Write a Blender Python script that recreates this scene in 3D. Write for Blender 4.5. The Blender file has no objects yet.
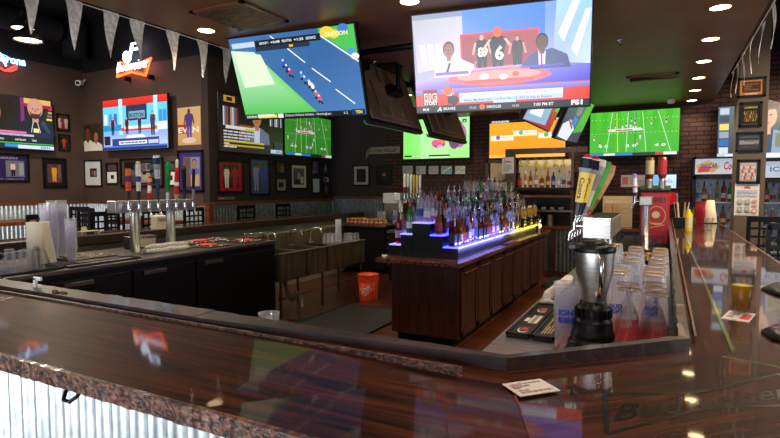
import bpy, math, random
from mathutils import Vector, Matrix
random.seed(7)
R_ = math.radians
scn = bpy.context.scene
COL = scn.collection

# ------------------------------------------------------------------ camera
F = 525.0; TH = R_(27.65); PT = math.atan(32 / F); EYE = 1.62
st, ct = math.sin(TH), math.cos(TH); sp_, cp_ = math.sin(PT), math.cos(PT)
VR = (ct, st, 0); VF = (-st * cp_, ct * cp_, -sp_); VU = (-st * sp_, ct * sp_, cp_)
cam = bpy.data.objects.new('camera', bpy.data.cameras.new('camera'))
COL.objects.link(cam); scn.camera = cam
cam.data.sensor_width = 36; cam.data.lens = F * 36 / 780; cam.data.clip_start = .05
cam.matrix_world = Matrix(((VR[0], VU[0], -VF[0], 0), (VR[1], VU[1], -VF[1], 0), (VR[2], VU[2], -VF[2], EYE), (0, 0, 0, 1)))
cam.data.dof.use_dof = False
def ray(px, py):
    a = (px - 390) / F; b = (219 - py) / F
    return [VF[i] + a * VR[i] + b * VU[i] for i in range(3)]
def onz(px, py, z):
    d = ray(px, py); t = (z - EYE) / d[2]; return Vector((d[0] * t, d[1] * t, z))
def onx(px, py, x):
    d = ray(px, py); t = x / d[0]; return Vector((x, d[1] * t, EYE + d[2] * t))
def ony(px, py, y):
    d = ray(px, py); t = y / d[1]; return Vector((d[0] * t, y, EYE + d[2] * t))

# ------------------------------------------------------------------ colours and materials
def L(c):
    if isinstance(c, str):
        c = c.lstrip('#'); c = [int(c[i:i + 2], 16) for i in (0, 2, 4)]
    o = []
    for v in c[:3]:
        v = v / 255.0
        o.append(v / 12.92 if v <= .04045 else ((v + .055) / 1.055) ** 2.4)
    return (o[0], o[1], o[2], 1.0)
def nt(name):
    m = bpy.data.materials.new(name); m.use_nodes = True
    t = m.node_tree; t.nodes.clear()
    out = t.nodes.new('ShaderNodeOutputMaterial')
    return m, t, out
def P(t, **k):
    b = t.nodes.new('ShaderNodeBsdfPrincipled')
    for a, v in k.items():
        b.inputs[a.replace('_', ' ')].default_value = v
    return b
def mat(name, col, rough=.5, metal=0, spec=.5, emit=None, es=0, coat=0):
    m, t, out = nt(name)
    b = P(t, Base_Color=L(col), Roughness=rough, Metallic=metal)
    b.inputs['Specular IOR Level'].default_value = spec
    b.inputs['Coat Weight'].default_value = coat; b.inputs['Coat Roughness'].default_value = .05
    if emit: b.inputs['Emission Color'].default_value = L(emit); b.inputs['Emission Strength'].default_value = es
    t.links.new(b.outputs[0], out.inputs[0])
    return m
def noisy(name, c1, c2, scale=(1, 1, 1), rot=0, rough=.5, metal=0, coat=0, bump=0, detail=6, dist=0, ramp=(.35, .65), coatr=.06, spec=.5, nscale=5):
    m, t, out = nt(name)
    tc = t.nodes.new('ShaderNodeTexCoord'); mp = t.nodes.new('ShaderNodeMapping')
    mr = t.nodes.new('ShaderNodeMapping'); mr.inputs['Rotation'].default_value = (0, 0, rot)
    mp.inputs['Scale'].default_value = scale
    n = t.nodes.new('ShaderNodeTexNoise'); n.inputs['Scale'].default_value = nscale; n.inputs['Detail'].default_value = detail
    n.inputs['Distortion'].default_value = dist
    r = t.nodes.new('ShaderNodeValToRGB'); r.color_ramp.elements[0].position = ramp[0]; r.color_ramp.elements[1].position = ramp[1]
    r.color_ramp.elements[0].color = L(c1); r.color_ramp.elements[1].color = L(c2)
    b = P(t, Roughness=rough, Metallic=metal); b.inputs['Coat Weight'].default_value = coat
    b.inputs['Coat Roughness'].default_value = coatr; b.inputs['Specular IOR Level'].default_value = spec
    lk = t.links.new
    lk(tc.outputs['Object'], mr.inputs[0]); lk(mr.outputs[0], mp.inputs[0]); lk(mp.outputs[0], n.inputs[0]); lk(n.outputs[0], r.inputs[0]); lk(r.outputs[0], b.inputs['Base Color'])
    if bump:
        bp = t.nodes.new('ShaderNodeBump'); bp.inputs['Strength'].default_value = bump; bp.inputs['Distance'].default_value = .01
        lk(n.outputs[0], bp.inputs['Height']); lk(bp.outputs[0], b.inputs['Normal'])
    lk(b.outputs[0], out.inputs[0])
    return m
def bricks(name, c1, c2, mortar, rot, bw, bh, ms=.012, rough=.8, bump=.3, spec=.4, offs=.5):
    m, t, out = nt(name)
    tc = t.nodes.new('ShaderNodeTexCoord'); mp = t.nodes.new('ShaderNodeMapping'); mp.inputs['Rotation'].default_value = rot
    br = t.nodes.new('ShaderNodeTexBrick'); br.inputs['Scale'].default_value = 1; br.inputs['Brick Width'].default_value = bw
    br.inputs['Row Height'].default_value = bh; br.inputs['Mortar Size'].default_value = ms; br.inputs['Mortar Smooth'].default_value = .2
    br.offset = offs
    br.inputs['Color1'].default_value = L(c1); br.inputs['Color2'].default_value = L(c2); br.inputs['Mortar'].default_value = L(mortar)
    n = t.nodes.new('ShaderNodeTexNoise'); n.inputs['Scale'].default_value = 9; n.inputs['Detail'].default_value = 5
    mx = t.nodes.new('ShaderNodeMix'); mx.data_type = 'RGBA'; mx.blend_type = 'MULTIPLY'; mx.inputs[0].default_value = .6
    b = P(t, Roughness=rough); b.inputs['Specular IOR Level'].default_value = spec
    bp = t.nodes.new('ShaderNodeBump'); bp.inputs['Strength'].default_value = bump; bp.inputs['Distance'].default_value = .01; bp.invert = True
    lk = t.links.new
    lk(tc.outputs['Object'], mp.inputs[0]); lk(mp.outputs[0], br.inputs[0]); lk(tc.outputs['Object'], n.inputs[0])
    lk(br.outputs['Color'], mx.inputs[6]); lk(n.outputs['Fac'], mx.inputs[7]); lk(mx.outputs[2], b.inputs['Base Color'])
    lk(br.outputs['Fac'], bp.inputs['Height']); lk(bp.outputs[0], b.inputs['Normal']); lk(b.outputs[0], out.inputs[0])
    return m
def clear(name, tint, body=.12, rough=.04, col=None, fres=.9):
    """thin clear plastic / glass: see-through with a glossy face and a little haze"""
    m, t, out = nt(name)
    tr = t.nodes.new('ShaderNodeBsdfTransparent'); tr.inputs[0].default_value = L(tint)
    b = P(t, Base_Color=L(col or tint), Roughness=rough)
    b.inputs['Specular IOR Level'].default_value = 1.0
    lw = t.nodes.new('ShaderNodeLayerWeight'); lw.inputs['Blend'].default_value = .35
    mm = t.nodes.new('ShaderNodeMapRange'); mm.inputs['To Min'].default_value = body; mm.inputs['To Max'].default_value = min(1, body + fres * .6)
    mx = t.nodes.new('ShaderNodeMixShader')
    lk = t.links.new
    lk(lw.outputs['Facing'], mm.inputs['Value']); lk(mm.outputs[0], mx.inputs[0]); lk(tr.outputs[0], mx.inputs[1]); lk(b.outputs[0], mx.inputs[2]); lk(mx.outputs[0], out.inputs[0])
    return m
def painted(name, emit=0, rough=.35, spec=.5):
    m, t, out = nt(name)
    a = t.nodes.new('ShaderNodeAttribute'); a.attribute_name = 'Col'
    b = P(t, Roughness=rough); b.inputs['Specular IOR Level'].default_value = spec
    lk = t.links.new
    if emit:
        b.inputs['Base Color'].default_value = (.01, .01, .01, 1); lk(a.outputs['Color'], b.inputs['Emission Color']); b.inputs['Emission Strength'].default_value = emit
    else:
        lk(a.outputs['Color'], b.inputs['Base Color'])
    lk(b.outputs[0], out.inputs[0])
    return m
M = {}
M['print'] = painted('printed_paper', 0, .3, .35)
M['screen'] = painted('lit_screen', 1.25, .25)
M['screen_dim'] = painted('lit_screen_dim', .8, .25)
M['neon'] = painted('neon_tube', 8)
M['black'] = mat('black_plastic', '070708', .38, spec=.3)
M['blackm'] = mat('black_matte', '0b0a0a', .7, spec=.2)
M['blackmetal'] = mat('black_metal', '121213', .4, .6)
M['tvback'] = noisy('television_back', '75604a', '96785a', (1, 1, 1), 0, .5, 0, bump=.05, nscale=3)
M['steel'] = noisy('brushed_steel', 'a09c96', 'c9c5be', (1, 40, 40), 0, .36, 1, bump=.02, nscale=4)
M['steeldark'] = noisy('worn_steel', '6c655c', '8f877c', (2, 2, 20), 0, .33, 1, bump=.03, nscale=5)
M['chrome'] = mat('chrome', 'd8d8d8', .12, 1)
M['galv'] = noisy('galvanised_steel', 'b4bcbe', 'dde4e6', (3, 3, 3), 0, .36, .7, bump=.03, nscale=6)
M['galvd'] = noisy('darker_galvanised_steel', '5f6664', '7e8583', (3, 3, 3), 0, .42, .8, bump=.03, nscale=6)  # darker tone of the galvanised steel
M['barwood_x'] = noisy('bar_wood', '120704', '542716', (.7, 12, 4), 0, .5, 0, .28, 0, 9, 1.2, (.33, .72), .05, nscale=2.2, spec=.06)
M['barwood_y'] = noisy('bar_wood_side', '120704', '542716', (12, .7, 4), 0, .5, 0, .9, 0, 9, 1.2, (.33, .72), .04, nscale=2.2, spec=.06)
M['barwood_d'] = noisy('bar_wood_corner', '120704', '542716', (.9, 12, 4), R_(-45), .5, 0, .9, 0, 9, 1.2, (.33, .72), .04, nscale=2.2, spec=.06)
M['inlay'] = mat('burnt_inlay', '0a0403', .3, coat=.4, spec=.2)
M['inlayfaint'] = mat('faded_inlay', '20100a', .3, coat=.4, spec=.2)
M['bark'] = noisy('live_edge_bark', '1e0d07', '8a5a44', (1, 1, 1.6), 0, .4, 0, .4, .8, 10, .8, (.42, .66), .1, nscale=42)
M['rail'] = noisy('rail_wood', '120704', '3e2013', (1, 1, 1), 0, .5, 0, .35, .4, 8, 1.0, (.3, .75), .08, nscale=16)
M['cab'] = noisy('cabinet_wood', '2a150d', '4a2617', (9, 9, .8), 0, .38, nscale=3, coat=.15)
M['islandtop'] = noisy('island_top_wood', '2c140a', '7a4527', (10, 1, 10), 0, .25, 0, .6, 0, nscale=3)
M['copperwood'] = noisy('worn_wood_trim', '4a2413', '7d4428', (1, 8, 8), 0, .45, nscale=4)
M['wall'] = noisy('brown_paint', '423029', '4a362e', (1, 1, 1), 0, .75, nscale=2)
M['walldark'] = mat('dark_brown_paint', '2a1c16', .75)
M['upper'] = mat('black_paint', '0b0b0e', .85)
M['soffit'] = noisy('ceiling_brown', '6a4424', '7c5230', (1, 1, 1), 0, .42, nscale=2, bump=.05)
M['brick'] = bricks('brick', '5c382b', '462820', '1e1410', (R_(90), 0, 0), .215, .075)
M['floor'] = bricks('tile_floor', '6a341d', '522816', '22110a', (0, 0, 0), .3, .3, .006, .3, .15, .5, 0)
M['pillar'] = mat('taupe_paint', '5a4a3c', .7)
M['cream'] = mat('cream_board', 'cbb894', .8)
M['paper'] = mat('cream_paper', 'e4d6bd', .85)
M['white'] = mat('white_plastic', 'e8e6e2', .4)
M['towel'] = noisy('white_towel', 'cfc6ba', 'ece6dc', (1, 1, 1), 0, .95, bump=.4, nscale=60)
M['rubber'] = noisy('black_rubber', '0f0f0e', '1c1b19', (1, 1, 1), 0, .6, bump=.5, nscale=80)
M['matred'] = mat('red_mat', 'b01828', .55)
M['orange'] = mat('orange_plastic', 'e8421a', .4, emit='e8421a', es=.05)
M['glass'] = clear('clear_glass', 'f6f8f8', .04, .03, '3a3e44', .5)
M['plastic'] = clear('clear_plastic', 'f6f6fa', .14, .08, 'e4e4ea', .6)
M['frost'] = clear('frosted_cup', 'f4f4fa', .2, .13, 'e4e4ee', .6)
M['stackcup'] = clear('stacked_cup', 'fafafe', .2, .12, 'f4f4fa', .5)
M['beer'] = clear('beer', 'e8b428', .5, .05, 'd89a10', .4)
M['led_blue'] = mat('blue_led_plate', '6f74ff', .4, emit='3a3cff', es=6.5)
M['led_white'] = mat('lavender_led_plate', 'b8b0ff', .4, emit='7a6cff', es=2.2)
M['led_yellow'] = mat('yellow_led_plate', 'ffe060', .4, emit='ffd21e', es=1.5)
M['lamp'] = mat('lamp_lens', 'fff0d0', .5, emit='ffd9a0', es=14)
M['blueled'] = mat('blue_indicator', '2040ff', .4, emit='2050ff', es=6)
M['gold'] = mat('epoxy_edge_strip', '8a8f55', .2, .3, coat=1)
M['cloth'] = noisy('pennant_cloth', 'c8bcb0', 'f0e6dc', (1, 1, 1), 0, .9, nscale=30)
M['steelpanel'] = noisy('sink_steel', '4e4032', '76644f', (1, 6, .6), 0, .5, .45, nscale=3)
M['greyp'] = mat('grey_panel', '9a918a', .5)
M['pvc'] = mat('white_pipe', 'b9b1a4', .5)
M['cardboard'] = mat('cardboard', 'b08a60', .85)
M['fixture'] = mat('fixture_black', '0d0c0b', .6)
M['ivory_label'] = mat('ivory', 'd8cda0', .6)  # plain ivory for the squeeze bottle's label

# ------------------------------------------------------------------ mesh builder
def vadd(a, b): return (a[0] + b[0], a[1] + b[1], a[2] + b[2])
def vmul(a, s): return (a[0] * s, a[1] * s, a[2] * s)
class MB:
    def __init__(s): s.v = []; s.f = []; s.m = []; s.c = []; s.sm = []
    def add(s, vs, fs, mi=0, col=None, smooth=False):
        b = len(s.v); s.v += [tuple(v) for v in vs]
        for f in fs:
            s.f.append(tuple(b + i for i in f)); s.m.append(mi); s.c.append(col); s.sm.append(smooth)
    def box(s, x0, y0, z0, x1, y1, z1, mi=0, col=None):
        v = [(x, y, z) for z in (z0, z1) for y in (y0, y1) for x in (x0, x1)]
        s.add(v, [(0, 2, 3, 1), (4, 5, 7, 6), (0, 1, 5, 4), (2, 6, 7, 3), (0, 4, 6, 2), (1, 3, 7, 5)], mi, col)
    def obox(s, c, ax, ay, az, hx, hy, hz, mi=0, col=None):
        c, ax, ay, az = Vector(c), Vector(ax), Vector(ay), Vector(az)
        v = [c + ax * (hx * i) + ay * (hy * j) + az * (hz * k) for k in (-1, 1) for j in (-1, 1) for i in (-1, 1)]
        s.add(v, [(0, 2, 3, 1), (4, 5, 7, 6), (0, 1, 5, 4), (2, 6, 7, 3), (0, 4, 6, 2), (1, 3, 7, 5)], mi, col)
    def cyl(s, p0, p1, r0, r1=None, n=14, mi=0, caps=True, col=None):
        r1 = r0 if r1 is None else r1
        p0, p1 = Vector(p0), Vector(p1); d = (p1 - p0).normalized()
        a = d.orthogonal().normalized(); b = d.cross(a)
        v = []
        for p, r in ((p0, r0), (p1, r1)):
            for i in range(n):
                t = 2 * math.pi * i / n; v.append(p + a * (r * math.cos(t)) + b * (r * math.sin(t)))
        s.add(v, [(i, (i + 1) % n, n + (i + 1) % n, n + i) for i in range(n)], mi, col, True)
        if caps:
            s.add(v[:n], [tuple(range(n))[::-1]], mi, col); s.add(v[n:], [tuple(range(n))], mi, col)
    def lathe(s, c, prof, n=16, mi=0, smooth=True, cap=True, axis=None):
        """prof: (r, h) pairs going up"""
        c = Vector(c); az = Vector(axis or (0, 0, 1)).normalized()
        ax = Vector((1, 0, 0)) if not axis else az.orthogonal().normalized(); ay = az.cross(ax)
        v = []
        for r, h in prof:
            for i in range(n):
                t = 2 * math.pi * i / n; v.append(c + az * h + ax * (r * math.cos(t)) + ay * (r * math.sin(t)))
        fs = []
        for k in range(len(prof) - 1):
            for i in range(n):
                j = (i + 1) % n; fs.append((k * n + i, k * n + j, (k + 1) * n + j, (k + 1) * n + i))
        s.add(v, fs, mi, None, smooth)
        if cap:
            if prof[0][0] > .0005: s.add(v[:n], [tuple(range(n))[::-1]], mi)
            if prof[-1][0] > .0005: s.add(v[-n:], [tuple(range(n))], mi)
    def tube(s, pts, r, n=8, mi=0):
        pts = [Vector(p) for p in pts]; rings = []; up = None
        for i, p in enumerate(pts):
            d = ((pts[min(i + 1, len(pts) - 1)] - pts[max(i - 1, 0)])).normalized()
            if up is None: up = d.orthogonal().normalized()
            a = (up - d * up.dot(d)).normalized(); b = d.cross(a); up = a
            rr = r[i] if isinstance(r, (list, tuple)) else r
            rings.append([p + a * (rr * math.cos(2 * math.pi * k / n)) + b * (rr * math.sin(2 * math.pi * k / n)) for k in range(n)])
        v = [q for rg in rings for q in rg]; fs = []
        for k in range(len(pts) - 1):
            for i in range(n):
                j = (i + 1) % n; fs.append((k * n + i, k * n + j, (k + 1) * n + j, (k + 1) * n + i))
        s.add(v, fs, mi, None, True)
        s.add(rings[0], [tuple(range(n))[::-1]], mi); s.add(rings[-1], [tuple(range(n))], mi)
    def prism(s, poly, z0, z1, mi=0):
        n = len(poly)
        zz0 = z0 if isinstance(z0, (list, tuple)) else [z0] * n; zz1 = z1 if isinstance(z1, (list, tuple)) else [z1] * n
        v = [(p[0], p[1], zz0[i]) for i, p in enumerate(poly)] + [(p[0], p[1], zz1[i]) for i, p in enumerate(poly)]
        s.add(v, [tuple(range(n))[::-1], tuple(range(n, 2 * n))] + [(i, (i + 1) % n, n + (i + 1) % n, n + i) for i in range(n)], mi)
    def corr(s, a, b, z0, z1, pitch=.0676, amp=.009, mi=0, nrm=None):
        """corrugated sheet standing between plan points a and b"""
        a, b = Vector(a), Vector(b); d = b - a; Ln = d.length; d.normalize(); nn = Vector((-d.y, d.x))
        k = int(Ln / pitch * 8); v = []
        for i in range(k + 1):
            t = Ln * i / k; o = amp * math.sin(2 * math.pi * t / pitch)
            o = max(-amp, min(amp, o * 2.2 + amp * .5))
            q = a + d * t + nn * o
            v += [(q.x, q.y, z0), (q.x, q.y, z1)]
        s.add(v, [(2 * i, 2 * i + 2, 2 * i + 3, 2 * i + 1) for i in range(k)], mi, None, True)
    def build(s, name, mats, parent=None, loc=None, bevel=0, seg=2):
        if not isinstance(mats, (list, tuple)): mats = [mats]
        me = bpy.data.meshes.new(name)
        org = Vector((0, 0, 0))
        if parent is not None: org = worg(parent)
        elif loc is not None: org = Vector(loc)
        me.from_pydata([(v[0] - org[0], v[1] - org[1], v[2] - org[2]) for v in s.v], [], s.f)
        for mm in mats: me.materials.append(M[mm] if isinstance(mm, str) else mm)
        me.polygons.foreach_set('material_index', s.m); me.polygons.foreach_set('use_smooth', s.sm)
        if any(c is not None for c in s.c):
            at = me.color_attributes.new('Col', 'FLOAT_COLOR', 'CORNER'); buf = []
            for f, c in zip(s.f, s.c):
                if c is None: buf += [.2, .2, .2, 1] * len(f)
                elif isinstance(c, list):
                    for q in c: buf += list(q)
                else: buf += list(c) * len(f)
            at.data.foreach_set('color', buf)
        me.update()
        o = bpy.data.objects.new(name, me); COL.objects.link(o)
        if parent is not None: o.parent = parent
        elif loc is not None: o.location = loc
        if bevel:
            bv = o.modifiers.new('bevel', 'BEVEL'); bv.width = bevel; bv.segments = seg; bv.limit_method = 'ANGLE'; bv.angle_limit = R_(40)
        return o
def worg(o):
    v = Vector((0, 0, 0))
    while o is not None: v = v + Vector(o.location); o = o.parent
    return v
SEEN = {}
def tag(o, label, cat, group=None, kind=None):
    o['label'] = label; o['category'] = cat
    if group: o['group'] = group
    if kind: o['kind'] = kind
    return o
def thing(name, loc, label, cat, group=None):
    o = bpy.data.objects.new(name, None); COL.objects.link(o); o.location = loc; o.empty_display_size = .05
    return tag(o, label, cat, group)
def struct(o): o['kind'] = 'structure'; return o
def kids(o): return [c for c in bpy.data.objects if c.parent == o]
def copy_tree(o, parent=None, cache={}):
    c = o.copy(); COL.objects.link(c); c.parent = parent
    if o.name not in cache: cache[o.name] = kids(o)
    for ch in cache[o.name]: copy_tree(ch, c, cache)
    return c
def dup(o, loc, label, group=None, rz=0, cat=None, sc=None):
    c = copy_tree(o); c.location = loc; c.rotation_euler = (0, 0, rz); c['label'] = label
    if sc: c.scale = (sc, sc, sc)
    if group: c['group'] = group
    return c

# ------------------------------------------------------------------ lettering and flat artwork
_tc = {}
def glyphs(txt, bold=0, shear=0):
    k = (txt, bold, shear)
    if k not in _tc:
        cu = bpy.data.curves.new('t', 'FONT'); cu.body = txt; cu.size = 1; cu.offset = bold; cu.shear = shear; cu.resolution_u = 2
        ob = bpy.data.objects.new('t', cu); me = bpy.data.meshes.new_from_object(ob)
        vs = [(v.co.x, v.co.y) for v in me.vertices]; fs = [tuple(p.vertices) for p in me.polygons]
        bpy.data.objects.remove(ob); bpy.data.meshes.remove(me); bpy.data.curves.remove(cu)
        _tc[k] = (vs, fs, min([v[0] for v in vs] or [0]), max([v[0] for v in vs] or [1]))
    return _tc[k]
class Art:
    """flat artwork on a rectangle: 0..1 across, 0..1 up"""
    def __init__(s, org, right, up, w, h, step=.00025):
        s.o = Vector(org); s.r = Vector(right).normalized(); s.u = Vector(up).normalized(); s.n = s.r.cross(s.u).normalized()
        s.w = w; s.h = h; s.k = 0; s.step = step; s.mb = MB()
    def pt(s, x, y, e=0): return s.o + s.r * (x * s.w) + s.u * (y * s.h) + s.n * (s.step * s.k + e)
    def poly(s, pts, c, cols=None):
        s.k += 1; cc = [L(q) for q in cols] if cols else L(c)
        s.mb.add([s.pt(*p) for p in pts], [tuple(range(len(pts)))], 0, cc); return s
    def rect(s, x0, y0, x1, y1, c, c2=None, c3=None, c4=None):
        if c2 is None: return s.poly([(x0, y0), (x1, y0), (x1, y1), (x0, y1)], c)
        if c3 is None: c3, c4 = c2, c2; return s.poly([(x0, y0), (x1, y0), (x1, y1), (x0, y1)], None, [c, c, c2, c2])
        return s.poly([(x0, y0), (x1, y0), (x1, y1), (x0, y1)], None, [c, c2, c3, c4])
    def ell(s, cx, cy, rx, ry, c, n=18):
        return s.poly([(cx + rx * math.cos(2 * math.pi * i / n), cy + ry * math.sin(2 * math.pi * i / n)) for i in range(n)], c)
    def line(s, x0, y0, x1, y1, t, c):
        dx, dy = (x1 - x0) * s.w, (y1 - y0) * s.h; l = math.hypot(dx, dy) or 1; nx, ny = -dy / l * t / 2, dx / l * t / 2
        ax, ay = nx / s.w, ny / s.h
        return s.poly([(x0 - ax, y0 - ay), (x1 - ax, y1 - ay), (x1 + ax, y1 + ay), (x0 + ax, y0 + ay)], c)
    def text(s, t, x, y, h, c, width=None, bold=0, shear=0):
        vs, fs, a, b = glyphs(t, bold, shear); s.k += 1
        sy = h / .72; sx = sy * s.h / s.w
        if width: sx = width / max(.01, b - a)
        s.mb.add([s.pt(x + (v[0] - a) * sx, y + v[1] * sy) for v in vs], fs, 0, L(c)); return s
    def scrib(s, x0, y0, x1, y1, rows, c, seed=1):
        """rows of tiny unreadable print shown as broken strokes"""
        rg = random.Random(seed); rh = (y1 - y0) / rows
        for i in range(rows):
            x = x0; y = y1 - (i + .75) * rh
            while x < x1 - .01:
                w = min((x1 - x0) * rg.uniform(.06, .2), x1 - x); s.rect(x, y, x + w * .85, y + rh * .5, c); x += w
                if rg.random() < .08: break
        return s
    def man(s, x, y, h, shirt, skin, hair, legs='101418', arm=0):
        """small standing figure, feet at y"""
        w = h * s.h / s.w
        s.poly([(x - .1 * w, y), (x - .02 * w, y), (x, y + .45 * h), (x + .03 * w, y), (x + .11 * w, y), (x + .13 * w, y + .5 * h), (x - .13 * w, y + .5 * h)], legs)
        s.poly([(x - .13 * w, y + .45 * h), (x + .13 * w, y + .45 * h), (x + .19 * w, y + .8 * h), (x + .07 * w, y + .86 * h), (x - .07 * w, y + .86 * h), (x - .19 * w, y + .8 * h)], shirt)
        s.poly([(x - .19 * w, y + .8 * h), (x - .13 * w, y + .8 * h), (x - (.2 + arm) * w, y + .5 * h), (x - (.26 + arm) * w, y + .52 * h)], skin)
        s.poly([(x + .19 * w, y + .8 * h), (x + .13 * w, y + .8 * h), (x + (.2 + arm) * w, y + .5 * h), (x + (.26 + arm) * w, y + .52 * h)], skin)
        s.ell(x, y + .92 * h, .07 * w, .085 * h, hair, 10); s.ell(x, y + .905 * h, .055 * w, .068 * h, skin, 10); return s
    def bust(s, x, y, h, shirt, skin, hair, beard=None, under=None):
        w = h * s.h / s.w
        s.poly([(x - .5 * w, y), (x + .5 * w, y), (x + .46 * w, y + .28 * h), (x + .16 * w, y + .42 * h), (x - .16 * w, y + .42 * h), (x - .46 * w, y + .28 * h)], shirt)
        if under: s.poly([(x - .1 * w, y), (x + .1 * w, y), (x + .12 * w, y + .42 * h), (x - .12 * w, y + .42 * h)], under)
        s.rect(x - .08 * w, y + .34 * h, x + .08 * w, y + .5 * h, skin)
        s.ell(x, y + .72 * h, .2 * w, .27 * h, hair); s.ell(x, y + .67 * h, .17 * w, .24 * h, skin)
        if beard: s.poly([(x - .165 * w, y + .66 * h), (x - .1 * w, y + .57 * h), (x + .1 * w, y + .57 * h), (x + .165 * w, y + .66 * h), (x + .1 * w, y + .45 * h), (x, y + .42 * h), (x - .1 * w, y + .45 * h)], beard)
        for q in (-1, 1): s.ell(x + q * .07 * w, y + .7 * h, .025 * w, .014 * h, '1a1210', 8)
        s.poly([(x - .015 * w, y + .7 * h), (x + .015 * w, y + .7 * h), (x + .03 * w, y + .62 * h), (x - .03 * w, y + .62 * h)], [max(0, int(v * .8)) for v in hexrgb(skin)])
        s.rect(x - .055 * w, y + .545 * h, x + .055 * w, y + .56 * h, '7a3a34'); return s
    def done(s, name, m, parent=None, loc=None): return s.mb.build(name, m, parent, loc)
def hexrgb(c):
    if not isinstance(c, str): return c
    c = c.lstrip('#'); return [int(c[i:i + 2], 16) for i in (0, 2, 4)]

# ================================================================== THE SETTING
XL, Y2, X3, YB = -9.8, 6.2, -6.55, 10.2       # left wall, left back wall, side wall, brick back wall
m = MB(); m.box(-12, -6, -.1, 6, 13, 0); struct(m.build('floor', 'floor'))
SL, SR, SZ = -3.97, .66, 3.03
m = MB(); m.box(SL, -6, SZ, SR, YB + .15, SZ + .35); struct(m.build('ceiling', 'soffit'))
m = MB(); m.box(-12, -6, 4.7, 6, 13, 4.8); struct(m.build('ceiling_upper', 'upper'))
def wall(name, x0, y0, x1, y1, mi_low='wall', split=3.72, top=4.7, axis=None):
    m = MB(); m.box(x0, y0, 0, x1, y1, split, 0); m.box(x0, y0, split, x1, y1, top, 1)
    return struct(m.build(name, [mi_low, 'upper']))
wall('wall_left', XL - .15, -6, XL, Y2, split=3.8)
wall('wall_left_back', XL - .15, Y2, X3 - .15, Y2 + .15, split=3.75)
wall('wall_side', X3 - .15, Y2, X3, 9.75, 'walldark')
wall('wall_alcove_side', -8.2, 9.9, -8.05, YB, 'walldark')
wall('wall_alcove', -8.2, YB, -5.45, YB + .15, 'walldark')
wall('wall_back', -5.45, YB, 5, YB + .15, 'brick')
wall('wall_right', 4.2, -6, 4.35, YB + .15, split=3.8)
# wall behind the photographer with an unseen wide window, assumed for the daylight
m = MB(); m.box(XL - .15, -5.15, 0, -5.5, -5, 4.7); m.box(2.5, -5.15, 0, 4.35, -5, 4.7); m.box(-5.5, -5.15, 0, 2.5, -5, .8); m.box(-5.5, -5.15, 2.9, 2.5, -5, 4.7)
struct(m.build('wall_front', 'wall'))
f_ = MB()
for x in (-5.46, -2.8, -.2, 2.46): f_.box(x - .04, -5.12, .8, x + .04, -5.02, 2.9)
f_.box(-5.5, -5.12, .8, 2.5, -5.02, .88); f_.box(-5.5, -5.12, 2.82, 2.5, -5.02, 2.9)
w1 = struct(f_.build('assumed_window_1', 'blackm'))  # assumed window frame, out of view, added to go with the daylight lamp
# wainscot sheets with wood cap
def wains(name, a, b, z0, z1, off, mt, cap='copperwood'):
    m = MB(); m.corr(a, b, z0, z1, amp=.01)
    o = struct(m.build(name, mt))
    c = MB(); A = Vector(a); B = Vector(b); d = (B - A).normalized(); n = Vector((-d.y, d.x)) * -1
    mid = (A + B) / 2
    c.obox((mid.x, mid.y, z1 + .02), (d.x, d.y, 0), (n.x, n.y, 0), (0, 0, 1), (B - A).length / 2, .03, .025)
    c.obox((mid.x, mid.y, .06), (d.x, d.y, 0), (n.x, n.y, 0), (0, 0, 1), (B - A).length / 2, .02, .06)
    c.build('wainscot_cap', cap, o); return o
wains('trim_1', (XL + .025, -4.9), (XL + .025, Y2 - .03), 0, 1.31, 0, 'galv')
wains('trim_2', (XL + .03, Y2 - .025), (X3 - .03, Y2 - .025), 0, 1.31, 0, 'galv')
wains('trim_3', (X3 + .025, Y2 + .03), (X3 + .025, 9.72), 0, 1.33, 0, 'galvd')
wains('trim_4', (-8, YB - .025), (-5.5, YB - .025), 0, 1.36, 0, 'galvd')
m = MB(); m.box(X3 - .06, Y2 - .06, 0, X3 + .045, Y2 + .035, 1.36); struct(m.build('trim_5', 'copperwood'))
# square pillar on the right
m = MB(); m.box(.79, 8.0, 0, 1.1, 8.45, 4.7); struct(m.build('wall_pillar', 'pillar'))

# ------------------------------------------------------------------ bar counter
BZ = 1.08
IN = [(-6.2, 1.50), (-.40, 1.50), (.08, 1.98), (.08, 9.5)]
OUT = [(-6.2, .89), (-.15, .89), (.74, 1.78), (.74, 9.5)]
bar = thing('bar_counter', (-1, 1.2, 0), 'long dark epoxy-coated wood bar wrapping the near and right sides', 'bar')
RISE = .022
m = MB(); m.prism([OUT[0], (-1.0, .89), (-1.0, 1.5), IN[0]], BZ - .045, [BZ, BZ, BZ + RISE, BZ + RISE]); m.prism([(-1.0, .89), OUT[1], IN[1], (-1.0, 1.5)], BZ - .045, [BZ, BZ, BZ + .001, BZ + RISE]); m.build('bar_top', 'barwood_x', bar)
m = MB(); m.prism([OUT[1], OUT[2], IN[2], IN[1]], BZ - .045, BZ); m.build('bar_top', 'barwood_d', bar)
m = MB(); m.prism([OUT[2], OUT[3], IN[3], IN[2]], BZ - .045, BZ); m.build('bar_top', 'barwood_y', bar)
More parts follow.
